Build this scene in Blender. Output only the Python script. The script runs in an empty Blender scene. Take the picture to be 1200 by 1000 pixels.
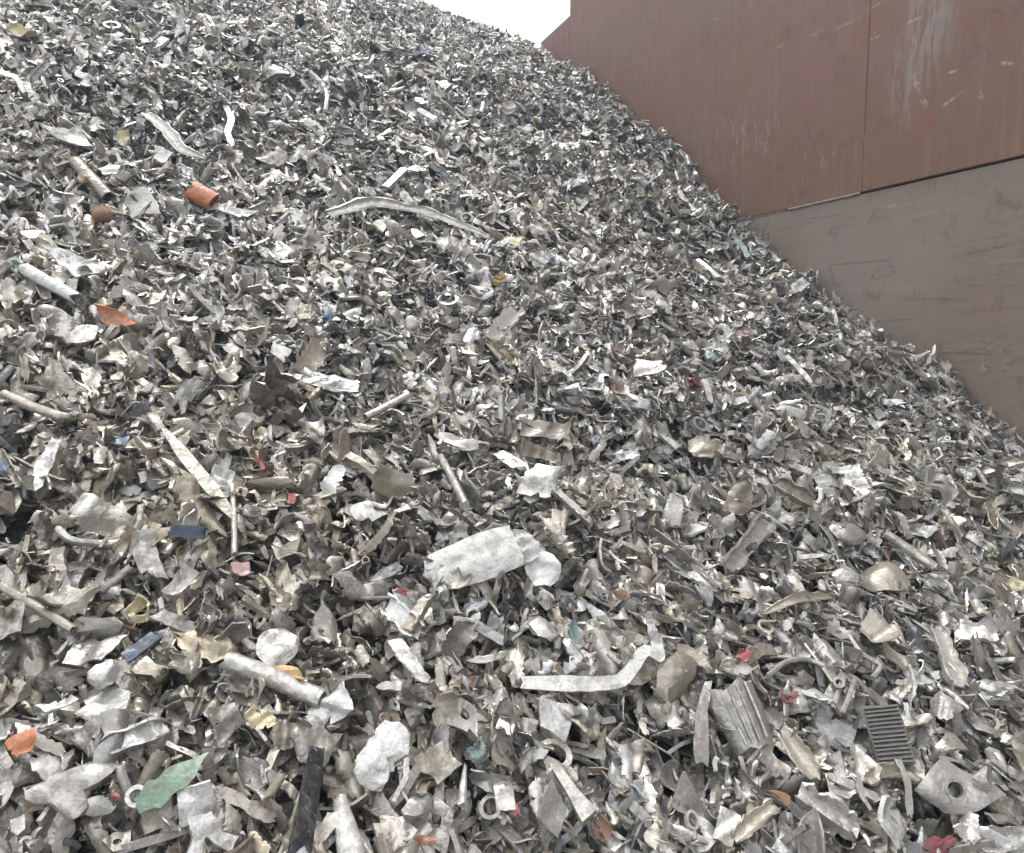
import bpy, math
import numpy as np
from mathutils import Vector, Matrix, Euler, Quaternion

S = bpy.context.scene
COL = S.collection

# ------------------------------------------------------------------ camera, sky, sun, exposure
CAM_H = 1.6
F_PX = 950.0                      # focal length in pixels of a 1200 px wide frame
PITCH = math.atan(103 / F_PX)     # looking slightly down; the horizon lies behind the heap
cam = bpy.data.cameras.new('camera')
cam.sensor_width = 36.0
cam.lens = 36.0 * F_PX / 1200.0
cam.clip_start = 0.02
cam.clip_end = 3000.0
cam_ob = bpy.data.objects.new('camera', cam)
cam_ob.location = (0, 0, CAM_H)
cam_ob.rotation_euler = (math.pi / 2 - PITCH, 0, 0)
COL.objects.link(cam_ob)
S.camera = cam_ob

SUN_EL, SUN_AZ = math.radians(58), math.radians(-25)   # azimuth from +Y towards +X
world = bpy.data.worlds.new('World')
S.world = world
world.use_nodes = True
wn, wl = world.node_tree.nodes, world.node_tree.links
wn.clear()
w_out = wn.new('ShaderNodeOutputWorld')
w_bg = wn.new('ShaderNodeBackground')
w_sky = wn.new('ShaderNodeTexSky')
w_sky.sky_type = 'NISHITA'
w_sky.sun_disc = False
w_sky.sun_elevation = SUN_EL
w_sky.sun_rotation = SUN_AZ
w_sky.air_density = 1.0
w_sky.dust_density = 6.0
w_sky.ozone_density = 1.0
w_hsv = wn.new('ShaderNodeHueSaturation')
w_hsv.inputs['Saturation'].default_value = 0.16
w_mix = wn.new('ShaderNodeMix')
w_mix.data_type = 'RGBA'
w_mix.inputs[0].default_value = 0.85
# the cloud layer: an even overcast deck, three times as bright overhead as at the horizon
w_tc = wn.new('ShaderNodeTexCoord'); w_sep = wn.new('ShaderNodeSeparateXYZ'); wl.new(w_tc.outputs['Generated'], w_sep.inputs[0])
w_cl = wn.new('ShaderNodeClamp'); wl.new(w_sep.outputs[2], w_cl.inputs[0])
w_el = wn.new('ShaderNodeMath'); w_el.operation = 'MULTIPLY_ADD'; w_el.inputs[1].default_value = 2.0; w_el.inputs[2].default_value = 1.0
wl.new(w_cl.outputs[0], w_el.inputs[0])
w_deck = wn.new('ShaderNodeVectorMath'); w_deck.operation = 'SCALE'; w_deck.inputs[0].default_value = (4.7, 4.8, 5.0)
wl.new(w_el.outputs[0], w_deck.inputs['Scale']); wl.new(w_deck.outputs[0], w_mix.inputs[7])
wl.new(w_sky.outputs[0], w_hsv.inputs['Color'])
wl.new(w_hsv.outputs[0], w_mix.inputs[6])
wl.new(w_mix.outputs[2], w_bg.inputs['Color'])
w_bg.inputs['Strength'].default_value = 0.12
wl.new(w_bg.outputs[0], w_out.inputs[0])

sun = bpy.data.lights.new('sun', 'SUN')
sun.energy = 1.2
sun.angle = math.radians(25)
sun.color = (1.0, 0.97, 0.93)
sun_ob = bpy.data.objects.new('sun', sun)
sd = Vector((math.sin(SUN_AZ) * math.cos(SUN_EL), math.cos(SUN_AZ) * math.cos(SUN_EL), math.sin(SUN_EL)))
sun_ob.rotation_euler = sd.to_track_quat('Z', 'Y').to_euler()
sun_ob.location = (0, 0, 20)
COL.objects.link(sun_ob)

S.view_settings.view_transform = 'Standard'
S.view_settings.look = 'None'
S.view_settings.gamma = 1.0
S.view_settings.use_curve_mapping = False
S.view_settings.exposure = 0.66
S.render.engine = 'CYCLES'
S.cycles.max_bounces = 5
S.cycles.diffuse_bounces = 2
S.cycles.glossy_bounces = 2

# ------------------------------------------------------------------ geometry of the place
cP, sP = math.cos(PITCH), math.sin(PITCH)
def ray(px, py):
    """direction through a photograph pixel (1200 x 1000)"""
    x = np.asarray(px, float) - 600
    u = 500 - np.asarray(py, float)
    return np.stack([x, F_PX * cP + u * sP, u * cP - F_PX * sP], -1)
def project(P):
    d = P - np.array([0, 0, CAM_H])
    dep = d[..., 1] * cP - d[..., 2] * sP
    up = d[..., 1] * sP + d[..., 2] * cP
    dep_ = np.where(dep > 0.05, dep, 0.05)
    return 600 + F_PX * d[..., 0] / dep_, 500 - F_PX * up / dep_, dep

WD = np.array([-0.33522, 0.94214])          # the wall runs away along this direction
WN = np.array([0.94214, 0.33522])           # from the heap towards the wall
W_DIST = 3.3
HG = np.array([-0.523, 0.852])              # uphill direction of the heap
HQ = np.array([-9, -0.3, 0.2, 1.0, 1.84, 2.56, 3.376, 4.31, 5.47, 6.5, 7.64, 8.6, 11, 20])
HZ = np.array([-1.62, -1.6, -1.36, -0.87, -0.40, -0.06, 0.40, 1.07, 1.90, 2.50, 3.14, 3.75, 5.4, 11])
_q = np.linspace(-9, 20, 1200)
_z = np.interp(_q, HQ, HZ)
_k = np.exp(-np.linspace(-2, 2, 21) ** 2); _k /= _k.sum()
_z = np.convolve(np.pad(_z, 10, mode='edge'), _k, 'valid')
_rng = np.random.default_rng(7)
_waves = [(a, *(_rng.normal(size=2) / lam * 2 * np.pi * 0.7), _rng.uniform(0, 6.28))
          for lam, a in ((2.4, .035), (1.7, .03), (1.1, .028), (0.8, .02), (0.55, .016), (0.42, .013), (0.33, .01), (0.27, .008))]

def bump(x, y, cx, cy, r, a):
    return a * np.exp(-((x - cx) ** 2 + (y - cy) ** 2) / (2 * r * r))
SPOTS = []
def heap(x, y):
    """height of the heap's surface above the ground"""
    q = x * HG[0] + y * HG[1]
    h = np.interp(q, _q, _z)
    for a, kx, ky, ph in _waves:
        h = h + a * np.sin(kx * x + ky * y + ph)
    for s in SPOTS:
        h = h + bump(x, y, *s)
    hb = 3.8 - 0.7 * (x + 0.87) - 0.25 * (y - 9.6)
    k = 0.12
    m = np.minimum(h, hb); M = np.maximum(h, hb)
    h = m - k * np.log1p(np.exp(-(M - m) / k))
    return np.clip(h, -1.62, 6.6) + CAM_H
def heap_normal(x, y):
    e = 0.02
    gx = (heap(x + e, y) - heap(x - e, y)) / (2 * e)
    gy = (heap(x, y + e) - heap(x, y - e)) / (2 * e)
    n = np.stack([-gx, -gy, np.ones_like(gx)], -1)
    return n / np.linalg.norm(n, axis=-1, keepdims=True)
def hit(px, py, off=0.0):
    """where the sight line through a pixel meets the heap"""
    d = ray(px, py); d = d / np.linalg.norm(d)
    t = np.linspace(0.5, 16, 3200)
    P = np.array([0, 0, CAM_H]) + t[:, None] * d
    ab = P[:, 2] - heap(P[:, 0], P[:, 1]) < off
    i = int(np.argmax(ab)) if ab.any() else 2000
    return P[i]
def wall_sz(px, py):
    d = ray(px, py); t = W_DIST / (d[:2] @ WN); q = d * t
    return float(q[:2] @ WD), float(q[2] + CAM_H)
# hollow and shelf at the left-hand middle of the heap
for px, py, r, a in ((380, 640, .16, -.10), (300, 450, .20, .09), (60, 640, .14, -.07), (120, 740, .12, -.05), (560, 640, .15, .05), (700, 640, .14, .05)):
    p = hit(px, py); SPOTS.append((p[0], p[1], r, a))

# ------------------------------------------------------------------ node helpers
def mat_new(name):
    m = bpy.data.materials.new(name); m.use_nodes = True
    nt = m.node_tree; nt.nodes.clear()
    out = nt.nodes.new('ShaderNodeOutputMaterial')
    b = nt.nodes.new('ShaderNodeBsdfPrincipled')
    nt.links.new(b.outputs[0], out.inputs[0])
    return m, nt, b
class NT:
    def __init__(s, nt): s.nt = nt
    def node(s, t, **kw):
        n = s.nt.nodes.new(t)
        for k, v in kw.items(): setattr(n, k, v)
        return n
    def put(s, sock, v):
        if isinstance(v, bpy.types.NodeSocket): s.nt.links.new(v, sock)
        elif v is not None:
            if hasattr(sock.default_value, '__len__') and not hasattr(v, '__len__'): v = (v,) * len(sock.default_value)
            if hasattr(sock.default_value, '__len__') and len(sock.default_value) == 4 and len(v) == 3: v = (*v, 1)
            sock.default_value = v
    def math(s, op, a, b=None, c=None, clamp=False):
        n = s.node('ShaderNodeMath', operation=op, use_clamp=clamp)
        for i, v in enumerate((a, b, c)):
            if v is not None: s.put(n.inputs[i], v)
        return n.outputs[0]
    def vec(s, op, a, b=None):
        n = s.node('ShaderNodeVectorMath', operation=op)
        s.put(n.inputs[0], a)
        if b is not None: s.put(n.inputs[1], b)
        return n.outputs[1] if op in ('DOT_PRODUCT', 'LENGTH', 'DISTANCE') else n.outputs[0]
    def noise(s, co, scale, detail=4, rough=.55, dist=0.):
        n = s.node('ShaderNodeTexNoise')
        s.put(n.inputs['Vector'], co)
        n.inputs['Scale'].default_value = scale; n.inputs['Detail'].default_value = detail
        n.inputs['Roughness'].default_value = rough; n.inputs['Distortion'].default_value = dist
        return n.outputs[0]
    def ramp(s, f, lo, hi, a=0., b=1.):
        n = s.node('ShaderNodeMapRange', interpolation_type='SMOOTHSTEP')
        for i, v in enumerate((f, lo, hi, a, b)): s.put(n.inputs[i], v)
        return n.outputs[0]
    def mix(s, f, a, b, blend='MIX'):
        n = s.node('ShaderNodeMix', data_type='RGBA', blend_type=blend)
        s.put(n.inputs[0], f); s.put(n.inputs[6], a); s.put(n.inputs[7], b)
        return n.outputs[2]

# ------------------------------------------------------------------ materials
def scrap_material():
    m, nt, b = mat_new('scrap_metal'); N = NT(nt)
    at = N.node('ShaderNodeAttribute', attribute_type='INSTANCER', attribute_name='tint')
    col, metal = at.outputs['Color'], at.outputs['Alpha']
    info = N.node('ShaderNodeObjectInfo')
    tc = N.node('ShaderNodeTexCoord')
    geo = N.node('ShaderNodeNewGeometry')
    off = N.node('ShaderNodeCombineXYZ')
    for i, k in enumerate((3.3, 5.1, 9.7)):
        nt.links.new(N.math('MULTIPLY', info.outputs['Random'], k), off.inputs[i])
    co = N.vec('ADD', geo.outputs['Position'], off.outputs[0])           # metres, shifted for every piece
    gen = N.vec('ADD', tc.outputs['Generated'], off.outputs[0])          # runs along the piece
    n1 = N.noise(co, 38, 6, .66, .35)      # dirt patches a few centimetres across
    n2 = N.noise(co, 240, 3, .6)          # grit
    n3 = N.noise(N.vec('MULTIPLY', gen, (1.2, 22, 6)), 1.6, 3, .6, .3)   # rolling and scrape marks
    amt = N.math('ADD', N.math('MULTIPLY', info.outputs['Random'], .55), .18)
    dirt = N.math('MULTIPLY', N.ramp(n1, .45, .60), amt)
    dirtcol = N.mix(N.noise(co, 55, 3), (.075, .062, .047), (.235, .20, .155))
    c = N.mix(dirt, col, dirtcol)
    c = N.mix(1.0, c, N.mix(N.ramp(n2, .30, .70), (.84, .84, .83), (1.12, 1.12, 1.12)), 'MULTIPLY')
    c = N.mix(N.math('MULTIPLY', N.ramp(n3, .58, .72), .25), c, (.66, .65, .63))
    c = N.mix(N.math('MULTIPLY', N.ramp(n3, .44, .30), .34), c, N.mix(1.0, c, (.45, .43, .40), 'MULTIPLY'))
    N.put(b.inputs['Base Color'], c)
    N.put(b.inputs['Metallic'], N.math('MULTIPLY', metal, N.math('SUBTRACT', 1.0, N.math('MULTIPLY', dirt, 1.3)), clamp=True))
    N.put(b.inputs['Roughness'], N.math('ADD', N.math('MULTIPLY', n1, .34), .12))
    b.inputs['Specular IOR Level'].default_value = .5
    bp = N.node('ShaderNodeBump')
    bp.inputs['Strength'].default_value = .6; bp.inputs['Distance'].default_value = .006
    dent = N.noise(co, 30, 2, .5, .2)
    N.put(bp.inputs['Height'], N.math('ADD', N.math('MULTIPLY', dent, 1.7), N.math('ADD', N.math('MULTIPLY', n2, .07), N.math('ADD', N.math('MULTIPLY', n1, .35), N.math('MULTIPLY', n3, .10)))))
    nt.links.new(bp.outputs[0], b.inputs['Normal'])
    return m
M_SCRAP = scrap_material()

def heap_material():
    m, nt, b = mat_new('heap_fines'); N = NT(nt)
    tc = N.node('ShaderNodeTexCoord')
    n = N.noise(tc.outputs['Object'], 30, 6, .7)
    N.put(b.inputs['Base Color'], N.mix(N.ramp(n, .35, .65), (.03, .028, .025), (.10, .093, .083)))
    b.inputs['Roughness'].default_value = .85
    bp = N.node('ShaderNodeBump'); bp.inputs['Strength'].default_value = 1; bp.inputs['Distance'].default_value = .02
    nt.links.new(n, bp.inputs['Height']); nt.links.new(bp.outputs[0], b.inputs['Normal'])
    return m

def ground_material():
    m, nt, b = mat_new('yard_concrete'); N = NT(nt)
    tc = N.node('ShaderNodeTexCoord')
    n = N.noise(tc.outputs['Object'], .6, 6, .6); n2 = N.noise(tc.outputs['Object'], 14, 5, .65)
    c = N.mix(N.ramp(n, .35, .65), (.17, .16, .148), (.27, .26, .245))
    c = N.mix(N.math('MULTIPLY', N.ramp(n2, .5, .7), .5), c, (.09, .083, .075))
    N.put(b.inputs['Base Color'], c); b.inputs['Roughness'].default_value = .8
    return m

def wall_material(name, lower):
    m, nt, b = mat_new(name); N = NT(nt)
    tc = N.node('ShaderNodeTexCoord'); co = tc.outputs['Object']     # x along the wall, z up, metres
    sep = N.node('ShaderNodeSeparateXYZ'); nt.links.new(co, sep.inputs[0])
    big = N.noise(co, .9, 4, .55); mid = N.noise(co, 4.5, 5, .6, .4); fine = N.noise(co, 45, 4, .65)
    vert = N.noise(N.vec('MULTIPLY', co, (5.5, 1, .35)), 1.6, 4, .6)           # run-off streaks
    hor = N.noise(N.vec('MULTIPLY', co, (.8, 1, 15)), 1.8, 4, .6, .5)         # scrape marks left by the loader
    if lower:
        c = N.mix(N.ramp(big, .35, .65), (0.237, 0.182, 0.142), (0.264, 0.217, 0.180))
        c = N.mix(N.math('MULTIPLY', N.ramp(mid, .5, .75), .45), c, (0.272, 0.184, 0.129))
        c = N.mix(N.math('MULTIPLY', N.ramp(hor, .57, .70), .35), c, (0.134, 0.091, 0.065))
        c = N.mix(N.math('MULTIPLY', N.ramp(hor, .44, .30), .22), c, (0.379, 0.331, 0.277))
    else:
        c = N.mix(N.ramp(big, .35, .65), (0.226, 0.117, 0.082), (0.205, 0.125, 0.092))
        c = N.mix(N.math('MULTIPLY', N.ramp(mid, .48, .68), .50), c, (0.240, 0.096, 0.065))
        c = N.mix(N.math('MULTIPLY', N.ramp(vert, .55, .75), .35), c, (0.225, 0.158, 0.126))
        lowz = N.ramp(sep.outputs[2], 3.3, 2.5)                               # tan dust rubbed on above the seam
        c = N.mix(N.math('MULTIPLY', lowz, .62), c, (0.186, 0.112, 0.069))
        c = N.mix(N.math('MULTIPLY', N.ramp(hor, .58, .72), .22), c, (0.120, 0.061, 0.040))
    c = N.mix(N.math('MULTIPLY', N.ramp(fine, .56, .75), .30), c, (0.095, 0.067, 0.055))
    c = N.mix(N.math('MULTIPLY', N.ramp(fine, .40, .26), .18), c, (0.286, 0.238, 0.219))
    wob = N.math('MULTIPLY', N.math('SUBTRACT', N.noise(co, 9, 4, .7), .5), .14)
    brk = N.noise(co, 70, 4, .7)
    def scuffs(c, px, py, rx, rz, stretch, col, amt, lo=.60):
        ax, az = wall_sz(px, py)                       # a patch of fine flecks
        x = N.math('DIVIDE', N.math('SUBTRACT', N.math('ADD', sep.outputs[0], wob), ax), rx); z = N.math('DIVIDE', N.math('SUBTRACT', sep.outputs[2], az), rz)
        d = N.math('SQRT', N.math('ADD', N.math('MULTIPLY', x, x), N.math('MULTIPLY', z, z)))
        fl = N.noise(N.vec('MULTIPLY', co, stretch), 20, 4, .65)
        return N.mix(N.math('MULTIPLY', N.math('MULTIPLY', N.ramp(d, 1., .2), N.ramp(fl, lo, lo + .10)), amt), c, col)
    c = N.mix(N.math('MULTIPLY', N.ramp(N.noise(N.vec('MULTIPLY', co, (9, 1, .5)), 2.2, 5, .7), .50, .68), .22), c, (0.288, 0.240, 0.224) if not lower else (0.232, 0.208, 0.200))
    c = N.mix(N.math('MULTIPLY', N.ramp(N.noise(co, 7, 7, .72, .8), .52, .68), .42), c, (0.112, 0.068, 0.053))
    def seg(p0, p1, w):
        (ax, az), (bx, bz) = wall_sz(*p0), wall_sz(*p1)
        d = np.array([bx - ax, bz - az]); L = np.linalg.norm(d); d = d / L
        x = N.math('SUBTRACT', N.math('ADD', sep.outputs[0], wob), ax); z = N.math('SUBTRACT', sep.outputs[2], az)
        al = N.math('ADD', N.math('MULTIPLY', x, d[0]), N.math('MULTIPLY', z, d[1]))
        ac = N.math('ABSOLUTE', N.math('ADD', N.math('MULTIPLY', x, -d[1]), N.math('MULTIPLY', z, d[0])))
        e = N.math('ABSOLUTE', N.math('SUBTRACT', al, L / 2))
        return N.math('MULTIPLY', N.ramp(ac, w, 0.), N.ramp(e, L / 2, L * .12))
    def marks(c, lst, col, amt):
        for p0, p1, w in lst:
            f = N.math('MULTIPLY', seg(p0, p1, w), N.ramp(brk, .38, .60, .0, amt))
            c = N.mix(f, c, col)
        return c
    if not lower:
        # chalky run-off stains, scuffs and scratches
        c = scuffs(c, 1090, 25, .22, .42, (1.6, 1, .22), (.36, .34, .33), .40, .44)
        c = scuffs(c, 1062, 95, .16, .30, (1.6, 1, .25), (.36, .34, .33), .32, .46)
        c = scuffs(c, 870, 160, .60, .34, (2.2, 1, .35), (.50, .41, .36), .50, .56)
        c = scuffs(c, 960, 185, .40, .20, (2.0, 1, .4), (.44, .37, .32), .35, .57)
        c = scuffs(c, 1085, 145, .10, .10, (1, 1, 1), (.26, .085, .07), .7, .45)
        c = scuffs(c, 955, 90, .30, .35, (1, 1, .4), (.28, .115, .10), .5, .45)
        c = scuffs(c, 765, 60, .6, .5, (1, 1, .3), (.30, .15, .13), .4, .48)
        c = marks(c, [((1082, 113), (1088, 129), .020), ((1105, 128), (1134, 104), .012), ((1153, 104), (1156, 119), .012), ((1018, 49), (1038, 40), .012),
                      ((1062, 28), (1088, 18), .011), ((1113, 85), (1130, 82), .012), ((1068, 84), (1083, 112), .022), ((1172, 72), (1190, 78), .012)], (.52, .46, .42), .65)
        c = marks(c, [((945, 45), (967, 34), .015), ((974, 37), (1014, 18), .013), ((908, 57), (924, 51), .016), ((1016, 14), (1040, 0), .012),
                      ((877, 104), (868, 196), .014), ((904, 118), (899, 152), .012), ((862, 135), (855, 168), .012), ((888, 160), (900, 182), .018),
                      ((966, 176), (969, 204), .012), ((878, 2), (885, 6), .03), ((835, 21), (848, 24), .018)], (.42, .34, .29), .5)
    else:
        c = marks(c, [((1092, 413), (1174, 416), .010), ((950, 313), (1066, 303), .010), ((1018, 332), (1037, 308), .010), ((1072, 332), (1075, 352), .010),
                      ((1118, 325), (1130, 331), .014), ((1100, 304), (1210, 282), .012), ((1130, 336), (1156, 334), .010), ((930, 259), (1005, 249), .008),
                      ((1000, 380), (1090, 372), .008), ((1060, 350), (1150, 352), .008)], (.10, .07, .056), .75)
        c = scuffs(c, 1150, 420, .45, .2, (.6, 1, 2.5), (.15, .105, .08), .6, .50)
        c = scuffs(c, 1180, 300, .4, .3, (.5, 1, 2.5), (.17, .11, .08), .5, .52)
        c = marks(c, [((1151, 422), (1157, 440), .012), ((1158, 397), (1161, 410), .010), ((1036, 244), (1052, 239), .012)], (.46, .42, .39), .6)
    N.put(b.inputs['Base Color'], c)
    N.put(b.inputs['Roughness'], N.math('ADD', N.math('MULTIPLY', mid, .3), .42))
    b.inputs['Specular IOR Level'].default_value = .35
    bp = N.node('ShaderNodeBump'); bp.inputs['Strength'].default_value = .5; bp.inputs['Distance'].default_value = .012
    N.put(bp.inputs['Height'], N.math('ADD', N.math('MULTIPLY', big, 1.5), N.math('ADD', N.math('MULTIPLY', mid, .4), N.math('MULTIPLY', fine, .06))))
    nt.links.new(bp.outputs[0], b.inputs['Normal'])
    return m
def plain_rust(name, c0, c1):
    m, nt, b = mat_new(name); N = NT(nt)
    tc = N.node('ShaderNodeTexCoord')
    n = N.noise(tc.outputs['Object'], 18, 5, .65)
    N.put(b.inputs['Base Color'], N.mix(N.ramp(n, .35, .65), c0, c1)); b.inputs['Roughness'].default_value = .7
    return m

# ------------------------------------------------------------------ mesh helpers
def mesh_from(name, V, F, mat=None, sharp=35, smooth=True):
    me = bpy.data.meshes.new(name)
    me.from_pydata([tuple(v) for v in V], [], [tuple(f) for f in F])
    if mat: me.materials.append(mat)
    if smooth:
        me.polygons.foreach_set('use_smooth', [True] * len(me.polygons))
        me.set_sharp_from_angle(angle=math.radians(sharp))
    me.update()
    return me
def link(name, me, parent=None, **props):
    o = bpy.data.objects.new(name, me); COL.objects.link(o)
    if parent is not None: o.parent = parent
    for k, v in props.items(): o[k] = v
    return o
def box(x0, x1, y0, y1, z0, z1, bev=0.0):
    """a box with chamfered edges towards +y (the face the heap sees)"""
    V = [(x0, y0, z0), (x1, y0, z0), (x1, y0, z1), (x0, y0, z1)]
    if bev:
        V += [(x0, y1 - bev, z0), (x1, y1 - bev, z0), (x1, y1 - bev, z1), (x0, y1 - bev, z1)]
        V += [(x0 + bev, y1, z0 + bev), (x1 - bev, y1, z0 + bev), (x1 - bev, y1, z1 - bev), (x0 + bev, y1, z1 - bev)]
        F = [(0, 1, 2, 3)] + [(i, (i + 1) % 4, 4 + (i + 1) % 4, 4 + i) for i in range(4)] + [(4 + i, 4 + (i + 1) % 4, 8 + (i + 1) % 4, 8 + i) for i in range(4)] + [(11, 10, 9, 8)]
    else:
        V += [(x0, y1, z0), (x1, y1, z0), (x1, y1, z1), (x0, y1, z1)]
        F = [(0, 1, 2, 3)] + [(i, (i + 1) % 4, 4 + (i + 1) % 4, 4 + i) for i in range(4)] + [(7, 6, 5, 4)]
    return V, [f[::-1] for f in F]

# ------------------------------------------------------------------ ground and heap
gv = [(-1500, -1500, 0), (1500, -1500, 0), (1500, 1500, 0), (-1500, 1500, 0)]
link('ground', mesh_from('ground', gv, [(0, 1, 2, 3)], ground_material(), smooth=False), kind='structure')

gx = np.arange(-7.5, 4.6, .09); gy = np.arange(-1.2, 17, .09)
X, Y = np.meshgrid(gx, gy, indexing='ij')
over = np.maximum(0, X * WN[0] + Y * WN[1] - (W_DIST - .06))        # stop at the face of the wall
X, Y = X - over * WN[0], Y - over * WN[1]
Z = heap(X, Y) - .11
ni, nj = X.shape
idx = np.arange(ni * nj).reshape(ni, nj)
fq = np.stack([idx[:-1, :-1], idx[1:, :-1], idx[1:, 1:], idx[:-1, 1:]], -1).reshape(-1, 4)
keep = (over < .3).reshape(-1)
fq = fq[keep[fq].all(1)]
used = np.unique(fq); remap = -np.ones(ni * nj, int); remap[used] = np.arange(len(used))
HV = np.stack([X, Y, np.maximum(Z, .004)], -1).reshape(-1, 3)[used]
link('heap', mesh_from('heap', HV, remap[fq], heap_material(), smooth=True), kind='structure')

# ------------------------------------------------------------------ the steel wall
wall = link('steel_wall', None, label='rust brown steel plate wall rising behind the right side of the scrap heap', category='wall')
wall.location = (W_DIST * WN[0], W_DIST * WN[1], 0)
wall.rotation_euler = (0, 0, math.atan2(WD[1], WD[0]))
m_up, m_lo = wall_material('wall_paint_upper', False), wall_material('wall_paint_lower', True)
m_bead = plain_rust('weld_bead', (.20, .135, .105), (.30, .22, .175)); m_rec = plain_rust('wall_recess', (.035, .025, .02), (.07, .05, .04))
SEAM = CAM_H + .785; TOP = CAM_H + 3.12
sv = [-7.2, -3.6, 0.0, 3.606, 7.59, 11.2, 14.8]
for i in range(len(sv) - 1):
    a, b_ = sv[i] + .004, sv[i + 1] - .004
    top = TOP if sv[i] >= 7.58 else TOP + .17
    prd = .009 if sv[i] < 3.6 else .004
    V, F = box(a, b_, -.03, prd, SEAM + (.003 if sv[i] < 3.6 else .006), top, .004)
    link('upper_plate', mesh_from('upper_plate', V, F, m_up, smooth=False), wall)
for a, b_ in ((-7.2, -1.9), (-1.892, 7.0), (7.008, 14.8)):
    V, F = box(a, b_, -.03, 0, 0, SEAM - .006, .003)
    link('lower_plate', mesh_from('lower_plate', V, F, m_lo, smooth=False), wall)
V, F = box(-7.2, 14.8, -.06, -.034, .02, TOP - .02)
link('backing_plate', mesh_from('backing_plate', V, F, m_rec, smooth=False), wall)
for s in sv[:-1]:
    V, F = box(s - .11, s + .11, -.36, -.064, 0, TOP - .03)
    link('buttress', mesh_from('buttress', V, F, m_rec, smooth=False), wall)
def bead(p0, p1, r, name, parent, mat, n=60, seed=0):
    rg = np.random.default_rng(seed); p0, p1 = np.array(p0), np.array(p1)
    ax = (p1 - p0) / np.linalg.norm(p1 - p0); u = np.array([0, 1., 0]); w = np.cross(ax, u)
    V, F, k = [], [], 7
    for i in range(n + 1):
        c = p0 + (p1 - p0) * i / n; rr = r * rg.uniform(.75, 1.2)
        for j in range(k):
            an = 2 * math.pi * j / k
            V.append(c + rr * (math.cos(an) * u * .8 + math.sin(an) * w))
    for i in range(n):
        for j in range(k): F.append((i * k + j, i * k + (j + 1) % k, (i + 1) * k + (j + 1) % k, (i + 1) * k + j))
    return link(name, mesh_from(name, V, F, mat, sharp=60), parent)
bead((3.62, .002, SEAM), (4.22, .001, SEAM), .009, 'weld_bead', wall, m_bead, 60, 1)
bead((4.24, -.002, SEAM), (9.5, -.002, SEAM), .006, 'weld_bead', wall, m_bead, 160, 2)
bead((3.596, .006, SEAM + .02), (3.596, .006, SEAM + .30), .005, 'weld_bead', wall, m_bead, 30, 3)

# ------------------------------------------------------------------ shapes of scrap
def finish(V, F): return np.array(V, float), [tuple(int(i) for i in f) for f in F]
def join(*parts):
    V, F, o = [], [], 0
    for v, f in parts:
        V.append(np.asarray(v, float)); F += [tuple(i + o for i in t) for t in f]; o += len(v)
    return np.concatenate(V), F
def rotm(ax, an):
    return np.array(Matrix.Rotation(an, 3, Vector(ax)))
def fold(P, o, phi, ang, w):
    """fold everything on one side of a line in the sheet"""
    n = np.array([math.cos(phi), math.sin(phi)]); t = np.array([-n[1], n[0], 0])
    s = (P[:, :2] - o) @ n
    k = 5
    for i in range(k):                                   # a fold is a few small turns, so it has a radius
        oo = np.array([*(np.asarray(o) + n * w * (i / k - .5)), 0])
        f = s > w * (i / k - .5)
        if i == 0: base = 0.
        # rotate about the running crease position
        c = oo if i == 0 else cprev + R @ (np.array([*n, 0]) * w / k)
        R = rotm(t, ang * (i + 1) / k)
        rel0 = oo
        if i == 0:
            Q = P.copy()
        Q[f] = (P[f] - rel0) @ R.T + c
        cprev = c
    return Q
def outline(rg, kind, ns, jag):
    th = np.linspace(0, 2 * np.pi, ns, endpoint=False)
    corner = np.zeros(ns, bool)
    if kind == 'oval': r = np.ones(ns)
    else:
        if kind == 'rect': va = np.array([.25, .75, 1.25, 1.75]) * np.pi + rg.uniform(-.12, .12, 4); vr = rg.uniform(.9, 1.1, 4) * 1.3
        elif kind == 'tri': va = np.array([.1, .9, 1.5]) * np.pi + rg.uniform(-.1, .1, 3); vr = np.array([1.25, 1.25, 1.1])
        elif kind == 'oct': va = np.linspace(0, 2 * np.pi, 8, endpoint=False) + .2; vr = np.ones(8)
        else:
            k = rg.integers(4, 8); va = np.sort(np.linspace(0, 2 * np.pi, k, endpoint=False) + rg.uniform(-.3, .3, k)); vr = rg.uniform(.66, 1.15, k)
        va = np.mod(va, 2 * np.pi); o_ = np.argsort(va); va, vr = va[o_], vr[o_]
        for a_ in va:                                    # sampled right at the corners, so they stay sharp
            j = int(np.argmin(np.abs(th - a_))); th[j] = a_; corner[j] = True
        o_ = np.argsort(th); th, corner = th[o_], corner[o_]
        r = np.empty(ns)
        for i, t in enumerate(th):
            j = np.searchsorted(va, t + 1e-9) % len(va); a0, a1 = va[j - 1], va[j]
            p, q = vr[j - 1] * np.array([math.cos(a0), math.sin(a0)]), vr[j] * np.array([math.cos(a1), math.sin(a1)])
            e = q - p; d = np.array([math.cos(t), math.sin(t)]); den = d[0] * e[1] - d[1] * e[0]
            r[i] = abs((p[0] * e[1] - p[1] * e[0]) / den) if abs(den) > 1e-6 else vr[j]
    jn = rg.normal(size=ns); jn = .5 * jn + .5 * np.roll(jn, 1) * (rg.random() < .5)
    r = r * (1 + jag * np.where(corner, 0, jn) * .32)
    if jag > .05:                                        # a few torn notches
        for _ in range(rg.integers(0, 3)): r[rg.integers(0, ns)] *= rg.uniform(.62, .85)
    return th, np.clip(r, .3, 1.5)
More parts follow.
